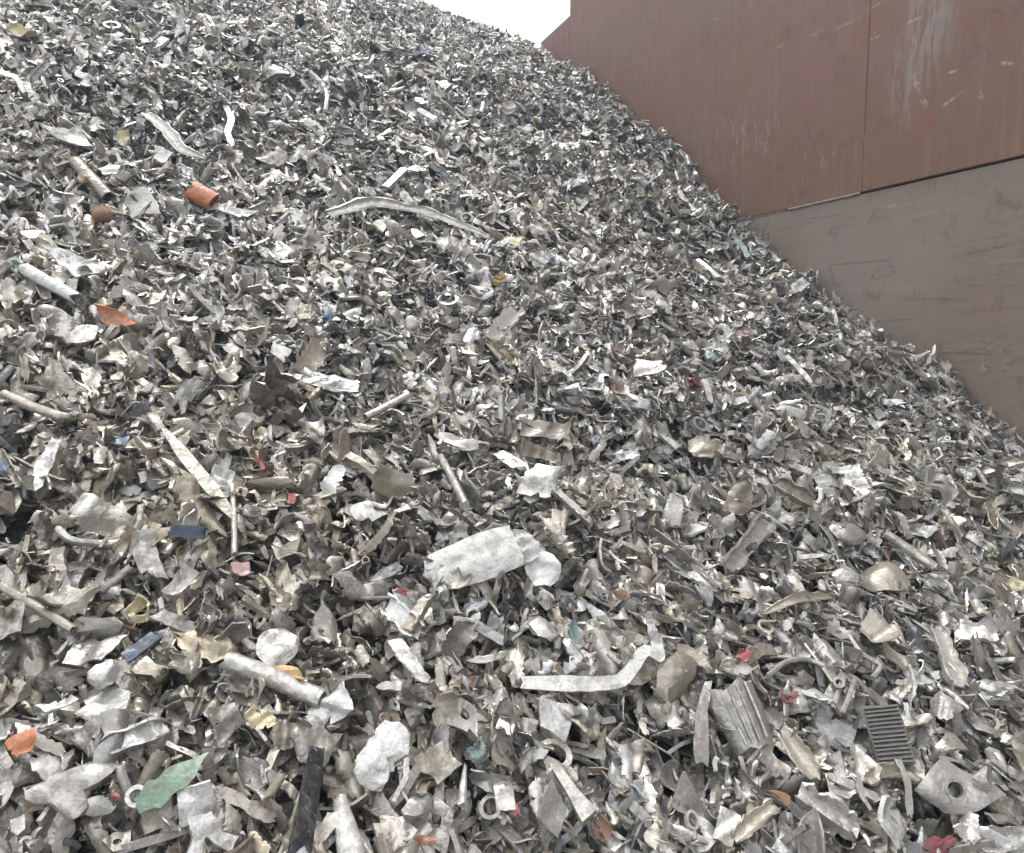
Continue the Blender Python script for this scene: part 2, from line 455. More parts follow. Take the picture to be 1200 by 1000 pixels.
def plate(rg, L, W, t, kind='jag', jag=.1, folds=2, foldmax=1.1, curl=0., crumple=.05, hole=0., ns=26, nr=5, dome=0.):
    """torn piece of sheet: irregular outline, folds, curl, dents, real thickness"""
    th, r = outline(rg, kind, ns, jag)
    rings = np.linspace(hole if hole else 0, 1, nr + 1)
    if not hole: rings = rings[1:]
    P = [] if hole else [[0, 0]]
    for k, q in enumerate(rings):
        rr = (r * q) if not (hole and k == 0) else np.full(ns, hole)
        if hole and k: rr = hole + (r - hole) * (q - hole) / (1 - hole)
        P += list(np.stack([rr * np.cos(th), rr * np.sin(th)], -1))
    P = np.array(P); P = np.concatenate([P * [L / 2, W / 2], np.zeros((len(P), 1))], 1)
    if dome: P[:, 2] += dome * min(L, W) * (1 - (P[:, 0] / (L / 2)) ** 2 - (P[:, 1] / (W / 2)) ** 2)
    if curl:
        R = 1 / curl; phi = rg.uniform(-.35, .35) + (0 if rg.random() < .7 else math.pi / 2); c, s = math.cos(phi), math.sin(phi)
        u = P[:, 0] * c + P[:, 1] * s; v = -P[:, 0] * s + P[:, 1] * c
        a = u / R; z = P[:, 2]
        u2 = (R - z) * np.sin(a); z2 = R - (R - z) * np.cos(a)
        P = np.stack([u2 * c - v * s, u2 * s + v * c, z2], -1)
    for _ in range(folds):
        phi = rg.uniform(0, 2 * np.pi); o = np.array([math.cos(phi) * L / 2, math.sin(phi) * W / 2]) * rg.uniform(.05, .62)
        P = fold(P, o, phi + rg.uniform(-.3, .3), rg.choice([-1, 1]) * rg.uniform(.25, foldmax), min(L, W) * rg.uniform(.04, .22))
    sz = math.sqrt(L * W)
    for _ in range(4):
        k = rg.normal(size=3) * rg.uniform(3, 9) / sz; d = rg.normal(size=3) * [.4, .4, 1]
        P = P + np.sin(P @ k + rg.uniform(0, 6.28))[:, None] * d * sz * crumple * .5
    T = []                                               # sheet triangles
    def id_(k, j): return (0 if hole else 1) + k * ns + j % ns
    if not hole: T += [(0, id_(0, j), id_(0, j + 1)) for j in range(ns)]
    for k in range(len(rings) - 1):
        for j in range(ns):
            T.append((id_(k, j), id_(k + 1, j), id_(k + 1, j + 1), id_(k, j + 1)))
    nrm = np.zeros_like(P)
    for f in T:
        a, b_, c = P[f[0]], P[f[1]], P[f[2]]; n = np.cross(b_ - a, c - a)
        for i in f: nrm[i] += n
    nrm /= np.linalg.norm(nrm, axis=1, keepdims=True) + 1e-12
    n0 = len(P); V = np.concatenate([P + nrm * t / 2, P - nrm * t / 2]); F = list(T) + [tuple(i + n0 for i in f[::-1]) for f in T]
    last = len(rings) - 1
    for j in range(ns):
        a, b_ = id_(last, j), id_(last, j + 1); F.append((b_, a, a + n0, b_ + n0))
        if hole: a, b_ = id_(0, j), id_(0, j + 1); F.append((a, b_, b_ + n0, a + n0))
    V = V - V.mean(0)
    return finish(V, F)
def smooth_path(pts, n):
    pts = np.asarray(pts, float); d = np.r_[0, np.cumsum(np.linalg.norm(np.diff(pts, axis=0), axis=1))]
    t = np.linspace(0, d[-1], n); Q = np.stack([np.interp(t, d, pts[:, i]) for i in range(3)], -1)
    for _ in range(2):
        Q[1:-1] = .5 * Q[1:-1] + .25 * (Q[:-2] + Q[2:])
    return Q
PROFILE = {}
def profile(kind, w, t):
    h = w / 2
    if kind == 'flat': return np.array([(-h, -t / 2), (0, -t / 2), (h, -t / 2), (h, t / 2), (0, t / 2), (-h, t / 2)])
    if kind == 'angle': return np.array([(-h, 0), (h, 0), (h, t), (-h + t, t), (-h + t, w * .8), (-h, w * .8)])
    if kind == 'channel': q = w * .45; return np.array([(-h, 0), (h, 0), (h, q), (h - t, q), (h - t, t), (-h + t, t), (-h + t, q), (-h, q)])
    if kind == 'curved':
        a = np.linspace(-1.2, 1.2, 7); o = np.stack([np.sin(a) * h * 1.05, (1 - np.cos(a)) * h], -1); i = np.stack([np.sin(a) * (h * 1.05 - t), h - np.cos(a) * (h - t)], -1)
        return np.concatenate([o, i[::-1]])
    if kind == 'beam': return np.array([(-h, -h * .45), (-h * .2, -h * .5), (h, -h * .42), (h * 1.03, h * .38), (h * .3, h * .48), (-h * .95, h * .45)])
    a = np.linspace(0, 2 * np.pi, 9, endpoint=False); return np.stack([np.cos(a), np.sin(a)], -1) * h     # rod
def sweep(rg, pts, prof, n=14, twist=0., up=None, taper=None, jitter=.04, torn=.25, cap=True, flip=False):
    Q = smooth_path(pts, n); T = np.gradient(Q, axis=0); T /= np.linalg.norm(T, axis=1, keepdims=True)
    up = np.array([0, 0, 1.]) if up is None else np.asarray(up, float)
    k = len(prof); w = np.abs(prof).max(); V = []
    for i in range(n):
        s = np.cross(up, T[i]); s /= np.linalg.norm(s) + 1e-9; u = np.cross(T[i], s)
        a = twist * i / (n - 1); s, u = s * math.cos(a) + u * math.sin(a), u * math.cos(a) - s * math.sin(a)
        sc = 1 if taper is None else np.interp(i / (n - 1), np.linspace(0, 1, len(taper)), taper)
        p = prof * sc * (1 + jitter * rg.normal(size=(k, 1)))
        ring = Q[i] + p[:, :1] * s + p[:, 1:] * u
        if i in (0, n - 1): ring = ring + T[i] * (rg.normal(size=(k, 1)) * w * torn)
        V.append(ring)
    V = np.concatenate(V); F = []
    for i in range(n - 1):
        for j in range(k):
            F.append((i * k + j, i * k + (j + 1) % k, (i + 1) * k + (j + 1) % k, (i + 1) * k + j))
    if cap: F += [tuple(range(k))[::-1], tuple((n - 1) * k + j for j in range(k))]
    if flip: F = [f[::-1] for f in F]
    return finish(V, F)
def tube(rg, pts, r, wall_t, n=12, squash=1., jitter=.03, k=12, taper=None):
    a = np.linspace(0, 2 * np.pi, k, endpoint=False)
    po = np.stack([np.cos(a), np.sin(a) * squash], -1) * r; pi_ = np.stack([np.cos(a), np.sin(a) * squash], -1) * (r - wall_t)
    st = rg.bit_generator.state; o = sweep(rg, pts, po, n, jitter=jitter, torn=.15, cap=False, taper=taper)
    rg.bit_generator.state = st; i = sweep(rg, pts, pi_, n, jitter=jitter, torn=.15, cap=False, flip=True, taper=taper)
    V, F = join(o, i); m = len(o[0])
    for j in range(k):
        F.append((j, m + j, m + (j + 1) % k, (j + 1) % k)); e = (n - 1) * k
        F.append((e + (j + 1) % k, m + e + (j + 1) % k, m + e + j, e + j))
    return finish(V, F)
def bent_path(rg, L, n=6, bend=.5, flat=.5):
    """a bar bent at random along its length, centred"""
    d = np.array([1., 0, 0]); p = [np.zeros(3)]
    kinks = rg.random(n) < .45
    for i in range(n):
        if kinks[i]:
            ax = rg.normal(size=3) * [flat, flat, 1]; ax /= np.linalg.norm(ax) + 1e-9
            d = rotm(ax, rg.normal() * bend) @ d
        p.append(p[-1] + d * L / n)
    p = np.array(p); return p - p.mean(0)
def shard(rg, W, t, form, bend=.5, twist=.8, n=15):
    """long torn shard: uneven width, pointed or ragged ends, hollowed or creased across, bent and twisted along"""
    d = np.array([1., 0, 0]); p = [np.zeros(3)]
    for i in range(8):
        ax = rg.normal(size=3) * [.2, 1, .35]; ax /= np.linalg.norm(ax) + 1e-9
        d = rotm(ax, rg.normal() * bend * (.35 if rg.random() < .65 else 1.3)) @ d; p.append(p[-1] + d / 8)
    u = np.linspace(-1, 1, 7); h = W / 2
    if form == 'hollow': a = rg.uniform(.6, 1.5); zc = (1 - np.cos(u * a)) / np.sin(a * .5 + .5) * h; xc = np.sin(u * a) / a * h * 1.3
    elif form == 'crease': k = rg.uniform(-.4, .4); zc = np.abs(u - k) * h * rg.uniform(.3, .9); xc = u * h
    elif form == 'wave': zc = np.sin(u * rg.uniform(2, 4) + rg.uniform(0, 3)) * h * rg.uniform(.15, .35); xc = u * h
    else: zc = u * u * h * rg.uniform(0, .25); xc = u * h
    if form in ('hollow', 'crease') and rg.random() < .5: zc = -zc
    prof = np.concatenate([np.stack([xc, zc - t / 2], -1), np.stack([xc, zc + t / 2], -1)[::-1]])
    m = n; q = np.linspace(0, 1, m)
    tp = np.minimum(1, np.minimum(q / rg.uniform(.05, .5), (1 - q) / rg.uniform(.05, .5)) ** .8 + rg.uniform(.05, .45))
    jl = rg.normal(size=(2, m)) * .16 + np.cumsum(rg.normal(size=(2, m)), 1) * .06
    left, right = tp * np.clip(1 + jl[0], .3, 1.7), tp * np.clip(1 + jl[1], .3, 1.7)
    Q = smooth_path(p, m); T = np.gradient(Q, axis=0); T /= np.linalg.norm(T, axis=1, keepdims=True); up = np.array([0, 0, 1.]); V = []
    tw = twist * rg.normal(); wig = rg.normal(size=m) * .015
    for i in range(m):
        sd_ = np.cross(up, T[i]); sd_ /= np.linalg.norm(sd_) + 1e-9; uu = np.cross(T[i], sd_); up = uu
        a = tw * q[i]; s2_, u2 = sd_ * math.cos(a) + uu * math.sin(a), uu * math.cos(a) - sd_ * math.sin(a)
        f = np.where(prof[:, 0] < 0, left[i], right[i])[:, None]
        V.append(Q[i] + prof[:, :1] * f * s2_ + prof[:, 1:] * u2 * (.4 + .6 * tp[i]) + wig[i] * W * u2)
    V = np.concatenate(V); k = len(prof); F = []
    e = rg.normal(size=(2, 7)) * W * .16                 # ragged ends
    for b0, ee in ((0, e[0]), ((m - 1) * k, e[1])):
        for j in range(7): V[b0 + j] += T[0 if b0 == 0 else -1] * ee[j]; V[b0 + 13 - j] += T[0 if b0 == 0 else -1] * ee[j]
    for i in range(m - 1):
        for j in range(k): F.append((i * k + j, i * k + (j + 1) % k, (i + 1) * k + (j + 1) % k, (i + 1) * k + j))
    for b0, fl in ((0, True), ((m - 1) * k, False)):
        for j in range(6):
            f = (b0 + j, b0 + j + 1, b0 + 12 - j, b0 + 13 - j); F.append(f[::-1] if fl else f)
    return finish(V, F)
import bmesh
def _ico(sub):
    bm = bmesh.new(); bmesh.ops.create_icosphere(bm, subdivisions=sub, radius=1)
    V = np.array([v.co[:] for v in bm.verts]); F = [tuple(v.index for v in f.verts) for f in bm.faces]; bm.free(); return V, F
ICO2, ICO3 = _ico(2), _ico(3)
def lump(rg, L, W, H, facets=10, rough=.12, sub=2):
    """broken casting: flat broken faces, pits and bulges"""
    V, F = ICO2 if sub == 2 else ICO3
    d = rg.normal(size=(facets, 3)); d /= np.linalg.norm(d, axis=1, keepdims=True); h = rg.uniform(.45, .95, facets)
    c = V @ d.T; r = np.where(c > .05, h / np.maximum(c, .05), 9).min(1); r = np.minimum(r, 1.1)
    P = V * r[:, None]
    for _ in range(6):
        k = rg.normal(size=3) * rg.uniform(2, 6); P = P + V * (np.sin(V @ k + rg.uniform(0, 6.28)) * rough * rg.uniform(.3, 1))[:, None]
    P = P / np.abs(P).max(0) * np.array([L, W, H]) / 2
    return finish(P, F)
def annulus(r0, r1, h, k=14):
    a = np.linspace(0, 2 * np.pi, k, endpoint=False); c = np.stack([np.cos(a), np.sin(a)], -1)
    V = np.concatenate([np.c_[c * r1, np.full(k, -h / 2)], np.c_[c * r1, np.full(k, h / 2)], np.c_[c * r0, np.full(k, h / 2)], np.c_[c * r0, np.full(k, -h / 2)]])
    F = [(q * k + j, q * k + (j + 1) % k, (q + 1) % 4 * k + (j + 1) % k, (q + 1) % 4 * k + j) for q in range(4) for j in range(k)]
    return finish(V, F)
def place(part, loc=(0, 0, 0), rot=(0, 0, 0), sc=1.):
    R = np.array(Euler(rot).to_matrix()); return part[0] * sc @ R.T + np.array(loc), part[1]
def casting(rg, L, W):
    """piece of a cast housing: thick broken wall, ribs, a bored boss"""
    t = W * .12
    parts = [plate(rg, L, W, t, 'jag', .10, 1, .5, curl=rg.uniform(0, 3) / L * .5, crumple=.05, ns=20, nr=4)]
    for _ in range(rg.integers(1, 3)):
        y = rg.uniform(-.25, .25) * W
        parts.append(sweep(rg, [(-L * .4, y, t), (0, y + rg.uniform(-.1, .1) * W, t * 1.4), (L * .38, y, t)], profile('beam', W * .13, 0) * [1, 1.8], 6))
    r = W * rg.uniform(.16, .24)
    parts.append(place(annulus(r * .55, r, W * .3), (rg.uniform(-.25, .25) * L, rg.uniform(-.2, .2) * W, t * .9)))
    V, F = join(*parts); return V - V.mean(0), F
def shreds(rg, L):
    """little tangle of torn ribbons"""
    parts = []
    for _ in range(4):
        l = L * rg.uniform(.5, 1); p = bent_path(rg, l, 5, 1.0, 1.)
        v, f = sweep(rg, p, profile('flat', L * rg.uniform(.08, .2), L * .02), 8, twist=rg.normal() * 1.5, jitter=.1)
        parts.append(place((v, f), rg.normal(size=3) * L * .13, rg.uniform(0, 6.28, 3)))
    return join(*parts)
def finned(rg, L, W, n):
    t = W * .05; base = sweep(rg, [(-L / 2, 0, 0), (0, 0, .0), (L / 2, 0, 0)], profile('flat', W, W * .08), 8, jitter=.02, torn=.06)
    fins = []
    for i in range(n):
        x = (i + .5) / n * L - L / 2
        fins.append(sweep(rg, [(x, -W * .46, W * .09), (x + rg.normal() * L * .01, 0, W * .09), (x, W * .46, W * .09)], profile('flat', L / n * .42, W * .12), 5, jitter=.04, torn=.05))
    return base, fins

# unit shapes (1 m long; scaled to size when laid on the heap)
rg = np.random.default_rng(11)
PROTO = []      # (verts, faces, kind, form words)
def add(kind, form, part):
    V, F = part; V = V - (V.max(0) + V.min(0)) / 2; s = np.linalg.norm(V, axis=1).max() * 2
    PROTO.append((V / s, F, kind, form))
for i in range(24): add('sheet', 'hollowed torn shard', shard(rg, rg.uniform(.16, .46), rg.uniform(.018, .04), 'hollow', rg.uniform(.15, .6), .6))
for i in range(16): add('sheet', 'creased torn shard', shard(rg, rg.uniform(.16, .46), rg.uniform(.018, .04), 'crease', rg.uniform(.2, .7), .7))
for i in range(14): add('sheet', 'wavy torn shard', shard(rg, rg.uniform(.18, .5), rg.uniform(.018, .035), 'wave', rg.uniform(.2, .8), .8))
for i in range(10): add('sheet', 'twisted torn shard', shard(rg, rg.uniform(.12, .34), rg.uniform(.02, .05), 'flat', rg.uniform(.3, .9), 1.3))
for i in range(9): add('sheet', 'jagged flat sheet scrap', plate(rg, 1, rg.uniform(.3, .8), rg.uniform(.03, .06), 'jag', .13, rg.integers(0, 2), .7, crumple=rg.uniform(.05, .1)))
for i in range(9): add('sheet', 'folded sheet scrap', plate(rg, 1, rg.uniform(.35, .9), rg.uniform(.025, .05), rg.choice(['jag', 'rect', 'jag']), .13, rg.integers(2, 5), 1.8, crumple=rg.uniform(.06, .13)))
for i in range(10): add('sheet', 'curled sheet scrap', plate(rg, 1, rg.uniform(.3, .8), rg.uniform(.03, .055), rg.choice(['jag', 'rect']), .12, rg.integers(0, 3), 1., curl=rg.uniform(1.8, 4.5), crumple=.08))
for i in range(7): add('sheet', 'crumpled sheet scrap', plate(rg, 1, rg.uniform(.6, .95), rg.uniform(.02, .04), 'jag', .15, 4, 2.0, curl=rg.uniform(0, 2), crumple=.22, nr=7, ns=30))
for i in range(3): add('sheet', 'sheet scrap with a round hole', plate(rg, 1, rg.uniform(.5, .8), rg.uniform(.04, .07), 'jag', .07, 1, .7, crumple=.04, hole=rg.uniform(.16, .3)))
for i in range(14): add('strip', 'bent flat strip', sweep(rg, bent_path(rg, 1, 7, .8, .3), profile('flat', rg.uniform(.10, .26), rg.uniform(.015, .035)), 18, twist=rg.normal() * .9, up=(.1, .2, 1), jitter=.07))
for i in range(7): add('strip', 'angled profile strip', sweep(rg, bent_path(rg, 1, 5, .45), profile('angle', rg.uniform(.14, .25), .025), 12, twist=rg.normal() * .5, jitter=.05))
for i in range(8): add('strip', 'channel profile strip', sweep(rg, bent_path(rg, 1, 5, .4), profile('channel', rg.uniform(.18, .36), .03), 12, twist=rg.normal() * .4, jitter=.05))
for i in range(7): add('strip', 'curved trough strip', sweep(rg, bent_path(rg, 1, 5, .4), profile('curved', rg.uniform(.2, .4), .03), 12, twist=rg.normal() * .5, jitter=.06))
for i in range(7): add('bar', 'bent solid bar', sweep(rg, bent_path(rg, 1, 6, .5), profile('beam', rg.uniform(.09, .16), 0), 14, taper=[.7, 1, .9, .6], jitter=.08))
for i in range(6): add('tube', 'cut tube', tube(rg, bent_path(rg, 1, 5, .35), rg.uniform(.09, .17), .025, 11, squash=rg.uniform(.6, 1), jitter=.03))
for i in range(4): add('tube', 'short crushed tube', tube(rg, bent_path(rg, 1, 4, .3), rg.uniform(.22, .32), .04, 9, squash=rg.uniform(.4, .9), jitter=.06))
for i in range(6): add('cast', 'broken casting lump', lump(rg, 1, rg.uniform(.55, .9), rg.uniform(.35, .65), 11, .08, 2))
for i in range(7): add('cast', 'ribbed broken casting', casting(rg, 1, rg.uniform(.55, .8)))
for i in range(3): add('cast', 'ring shaped casting', join(annulus(.28, .42, .25, 16), place(lump(rg, .5, .3, .25, 8, .1), (.5, 0, 0))))
for i in range(6): add('wire', 'kinked thin rod', sweep(rg, bent_path(rg, 1, 8, .7, 1.), profile('rod', rg.uniform(.025, .05), 0), 20, jitter=.05))
for i in range(8): add('shred', 'tangle of thin torn ribbons', shreds(rg, 1.))
NP_ = len(PROTO)
P_KIND = np.array([p[2] for p in PROTO])
PROTO_ME = [mesh_from('scrap_%s_%03d' % (p[2], i), p[0], p[1], M_SCRAP, 38) for i, p in enumerate(PROTO)]

# ------------------------------------------------------------------ the pieces one can single out
TINT = dict(cream=(.66, .645, .605, .2), white=(.70, .69, .66, .25), pale=(.53, .51, .47, .5), silver=(.64, .63, .61, .75), grey=(.42, .40, .365, .55), dark=(.13, .124, .115, .3), brown=(.255, .22, .18, .35),
            tan=(.42, .375, .305, .35), orange=(.55, .20, .09, 0), rust=(.33, .165, .095, 0), red=(.37, .08, .078, 0), yellow=(.66, .58, .37, 0), ochre=(.52, .33, .13, 0), green=(.165, .265, .18, 0),
            teal=(.20, .28, .26, 0), blue=(.15, .22, .34, .1), navy=(.06, .085, .13, .1), black=(.035, .037, .042, .1), pink=(.55, .39, .37, 0), maroon=(.20, .06, .07, 0), olive=(.22, .205, .15, .1))
CAMP = np.array([0, 0, CAM_H]); C_RIGHT = np.array([1., 0, 0]); C_UP = np.array([0, sP, cP])
hrng = np.random.default_rng(23)
HERO = []       # dict(px, py, phrase, objects' world verts for the occlusion pass)
def up_at(p, wob=.22, cw=.55):
    n = heap_normal(p[0], p[1]); c = CAMP - p; c = c / np.linalg.norm(c)
    v = n * .75 + c * cw + hrng.normal(size=3) * wob
    return v / np.linalg.norm(v)
def hero_obj(name, label, cat, tint, M, parts, group=None):
    """parts: one (V, F) or a list of (part name, V, F, tint)"""
    if not isinstance(parts, list):
        o = link(name, mesh_from(name, parts[0], parts[1], M_SCRAP, 38), label=label, category=cat)
        o['tint'] = TINT[tint]; allv = parts[0]
    else:
        o = link(name, None, label=label, category=cat); allv = np.concatenate([p[1] for p in parts])
        for pn, V, F, t in parts:
            c = link(pn, mesh_from(pn, V, F, M_SCRAP, 38), o); c['tint'] = TINT[t or tint]
    if group: o['group'] = group
    o.matrix_world = M
    return o, allv
def C(px, py, L, W, ang, gen, name, cat, tint, label, phrase=None, off=.028, wob=.27, cw=.42):
    """a compact piece: centre pixel, length and width in photograph pixels, tilt of its long axis in the picture"""
    p = hit(px, py, off * .8); dep = project(p)[2]; m = dep / F_PX
    N = up_at(p, wob, cw); a = math.radians(ang); v = (p - CAMP) / np.linalg.norm(p - CAMP)
    D = C_RIGHT * math.cos(a) + C_UP * math.sin(a)
    Xa = D - N * (D @ N); Xa /= np.linalg.norm(Xa); Ya = np.cross(N, Xa)
    fl = lambda q: float(np.clip(1 / math.sqrt(max(1e-3, 1 - (q @ v) ** 2)), 1, 1.6))
    parts = gen(hrng, L * m * fl(Xa), W * m * fl(Ya))
    M = Matrix(((Xa[0], Ya[0], N[0], p[0]), (Xa[1], Ya[1], N[1], p[1]), (Xa[2], Ya[2], N[2], p[2]), (0, 0, 0, 1)))
    o, V = hero_obj(name, label, cat, tint, M, parts)
    HERO.append(dict(px=px, py=py, phrase=phrase, V=V @ np.stack([Xa, Ya, N]) + p, F=parts[1] if not isinstance(parts, list) else None))
def T(pts, w, kind, name, cat, tint, label, phrase=None, off=.03, lift=None, taper=None, twist=0., n=20, thick=.12, squash=.78):
    """a long piece: its course as photograph pixels, laid along the heap"""
    P = np.array([hit(a, b, off * .8 + (lift[i] if lift else 0)) for i, (a, b) in enumerate(pts)])
    if len(pts) == 3 and kind in ('tube', 'rod', 'beam', 'channel', 'angle'):   # rigid pieces lie straight across the bumps
        P[1] = P[1] * .25 + (P[0] + P[2]) * .375
    c = P.mean(0); wm = w * np.mean([project(q)[2] for q in P]) / F_PX
    if kind == 'tube': part = tube(hrng, P - c, wm / 2, wm * .11, n, squash=squash, jitter=.025, taper=taper)
    else:
        if kind in ('flat', 'curved', 'channel', 'angle') and len(pts) < 5:        # torn edges: the width wanders
            tp_ = np.interp(np.linspace(0, 1, 11), np.linspace(0, 1, len(taper or [1])), taper or [1.]); taper = list(tp_ * (1 + .12 * hrng.normal(size=11))); taper[0] *= .75; taper[-1] *= .7
            n = max(n, 16)
        part = sweep(hrng, P - c, profile(kind, wm, wm * thick), n, twist=twist + (.35 * hrng.normal() if kind == 'flat' else 0), up=up_at(c, .12), taper=taper, jitter=.04)
    o, V = hero_obj(name, label, cat, tint, Matrix.Translation(c), part)
    mid = pts[len(pts) // 2]
    HERO.append(dict(px=mid[0], py=mid[1], phrase=phrase, V=V + c, F=part[1]))
def pl(kind='jag', t=.035, **k):
    return lambda r, L, W: plate(r, L, W, max(.0012, t * min(L, W)), kind, k.get('jag', .14 if kind != 'oval' else .07), k.get('folds', 1) + (kind != 'oval' and kind != 'oct'), k.get('fm', .5) + .15, curl=(k.get('curl', 0) or r.uniform(.3, 1.1)) / L, crumple=k.get('cr', .04) + .035, hole=k.get('hole', 0), dome=k.get('dome', 0), ns=k.get('ns', 30), nr=6)
def lp(h=.6, **k): return lambda r, L, W: lump(r, L, W, min(L, W) * h, k.get('facets', 11), k.get('rough', .1), 3)
def cs(): return lambda r, L, W: casting(r, L, W)
def tb(sq=1.): return lambda r, L, W: tube(r, [(-L / 2, 0, 0), (0, 0, L * .03), (L / 2, 0, 0)], W / 2, W * .1, 8, squash=sq)
SH, ST, TU, CA, RO = ('sheet_scrap', 'scrap sheet'), ('metal_strip', 'strip'), ('metal_tube', 'tube'), ('cast_fragment', 'casting'), ('thin_rod', 'rod')

# the long and the large ones first
def white_panel(r, L, W):
    t = .0035
    u = np.linspace(-.5, .5, 11); zz = W * .075 * (1 - (2 * u) ** 2) - .0046 * np.exp(-((u - .08) / .05) ** 2)
    prof = np.concatenate([np.stack([u * W, zz - t], -1), np.stack([u * W, zz], -1)[::-1]])
    a = sweep(r, [(-L / 2, 0, 0), (-L * .2, 0, .004), (L * .15, W * .03, .006), (L * .38, W * .05, 0)], prof, 18, jitter=.012, torn=.035, taper=[.84, .92, 1, 1.06, 1.02, .95])
    b_ = plate(r, L * .30, W * .95, t, 'jag', .12, 1, .8, curl=2.2 / L, crumple=.08); b_ = place(b_, (L * .43, W * .0, .0))
    c = plate(r, L * .42, W * .26, t, 'jag', .14, 2, .8, crumple=.08); c = place(c, (L * .22, W * .58, -.010), (.5, 0, .12))
    return [('panel', *a, None), ('torn_end', *b_, None), ('torn_edge', *c, 'pale')]
C(562, 655, 124, 52, 21, white_panel, 'bent_panel', 'panel', 'cream', 'large white bent panel with a lengthwise crease lying near the middle of the heap', 'the large creased white panel', off=.045, wob=.05, cw=.8)
C(636, 668, 44, 42, 10, pl('oct', folds=1, fm=.25), *SH, 'white', 'white eight-cornered flat sheet touching the right end of the large creased white panel', None, off=.035)
T([(385, 253), (440, 239), (500, 250), (575, 279)], 13, 'curved', *ST, 'pale', 'very long pale curved strip arching across the upper middle of the heap', 'the very long curved strip', off=.05, taper=[1.3, 1.15, .9, .5], n=26)
T([(612, 800), (690, 802), (728, 800), (745, 778), (756, 758), (776, 772)], 17, 'flat', *ST, 'cream', 'long cream strip bent into a Z with its flat run to the left', 'the Z-bent cream strip', off=.065, taper=[.8, 1.1, 1., .9, .8], n=26, lift=[0, .01, .015, .02, .03, .02])
T([(776, 772), (768, 752), (761, 726)], 12, 'flat', *ST, 'white', 'short white strip rising steeply beside the upper end of the Z-bent cream strip', None, off=.045, n=12, lift=[0, .01, .03])
T([(372, 876), (366, 920), (350, 1006)], 22, 'beam', 'metal_bar', 'bar', 'black', 'straight black flat bar pointing up at the bottom edge of the photo', 'the straight black bar', off=.055, taper=[.8, 1, 1.1], n=8, lift=[.035, .01, 0])
T([(398, 936), (405, 968), (413, 1010)], 30, 'tube', *TU, 'white', 'thick white tapered tube end right of the straight black bar', 'the white tapered tube', off=.04, taper=[.55, .9, 1.1], n=12)
T([(265, 774), (300, 786), (345, 806), (378, 820)], 27, 'tube', *TU, 'pale', 'thick pale grey tube lying diagonally under a small ochre shard', 'the thick pale tube', off=.035, n=14)
C(340, 787, 44, 17, -38, pl('jag', folds=1, curl=.8), *SH, 'ochre', 'ochre leaf-shaped shard lying on the thick pale tube', 'the ochre shard', off=.058)
C(306, 843, 42, 32, -15, pl('jag', folds=1, fm=.3), *SH, 'yellow', 'pale yellow jagged flat piece near the lower left', 'the pale yellow flat piece', off=.045)
C(334, 861, 36, 33, 0, pl('oct', t=.05, folds=0, dome=.05), *SH, 'tan', 'tan octagonal flat plate just right of and below the pale yellow flat piece', None, off=.04)
T([(163, 943), (190, 925), (215, 905), (241, 884)], 30, 'flat', 'pointed_sheet', 'scrap sheet', 'green', 'green blade-shaped painted sheet with a pointed tip near the lower left', 'the green blade-shaped sheet', off=.075, taper=[.75, 1., .8, .12], thick=.05, n=18)
C(25, 870, 40, 26, 50, pl('jag', folds=2, fm=.6), *SH, 'orange', 'orange pointed shard close to the left edge in the lower corner', 'the orange pointed shard', off=.04)
C(135, 373, 52, 24, -28, pl('jag', folds=2, fm=.8, curl=.7), *SH, 'orange', 'bright orange wedge of sheet in the left part of the heap', 'the bright orange wedge', off=.045)
C(148, 357, 15, 12, 60, pl('jag'), *SH, 'rust', 'small rusty orange chip just above the bright orange wedge', None, off=.05)
C(238, 231, 27, 17, -25, tb(.85), *TU, 'orange', 'short orange-red tube stub in the upper left of the heap', 'the orange-red tube stub', off=.05)
C(121, 252, 23, 20, 0, pl('oval', dome=.35, folds=0), *SH, 'rust', 'rusty orange cupped disc left of the orange-red tube stub', 'the rusty cupped disc', off=.04)
T([(88, 190), (105, 212), (128, 232)], 19, 'tube', *TU, 'brown', 'brown tube with rusty orange end left of the rounded grey sheet', None, off=.035, n=10)
C(104, 209, 20, 16, -40, pl('oval', dome=.3, folds=0), *SH, 'rust', 'small rusty orange cap on the brown tube above the rusty cupped disc', None, off=.055)
C(168, 238, 44, 42, 15, pl('jag', folds=1, dome=.12), *SH, 'grey', 'rounded grey sheet between the rusty cupped disc and the orange-red tube stub', None, off=.04)
C(270, 248, 58, 24, 5, pl('jag', folds=1, fm=.3), *SH, 'pale', 'broad pale grey flat sheet directly below the orange-red tube stub', None, off=.04)
C(80, 161, 68, 36, 10, pl('jag', folds=1, fm=.3), *SH, 'grey', 'large smooth grey sheet near the left edge in the upper quarter', 'the large smooth grey sheet', off=.05)
T([(172, 135), (195, 155), (212, 178), (240, 186)], 17, 'curved', *ST, 'pale', 'pale trough-shaped strip running down right of the large smooth grey sheet', 'the pale trough-shaped strip', off=.05, taper=[.7, 1, 1, .5])
C(145, 163, 26, 19, 70, pl('jag', folds=2), *SH, 'yellow', 'cream yellow crumpled chip between the large smooth grey sheet and the trough-shaped strip', None, off=.04)
C(210, 31, 24, 14, 80, pl('tri'), *SH, 'white', 'small white upright chip near the top left of the heap', 'the small white chip near the top', off=.05)
C(25, 38, 40, 14, -12, pl('jag', folds=2), *SH, 'yellow', 'dull yellow flat piece in the top left corner', 'the dull yellow piece', off=.05)
T([(363, 84), (378, 97), (384, 112), (381, 130)], 5, 'rod', *RO, 'white', 'thin white curved wire near the top above the very long curved strip', 'the thin white curved wire', off=.06, n=16)
T([(264, 124), (272, 140), (266, 156), (273, 171)], 7, 'flat', *ST, 'white', 'narrow white wavy strip standing upright in the upper left of the heap', 'the narrow white wavy strip', off=.06, thick=.3)
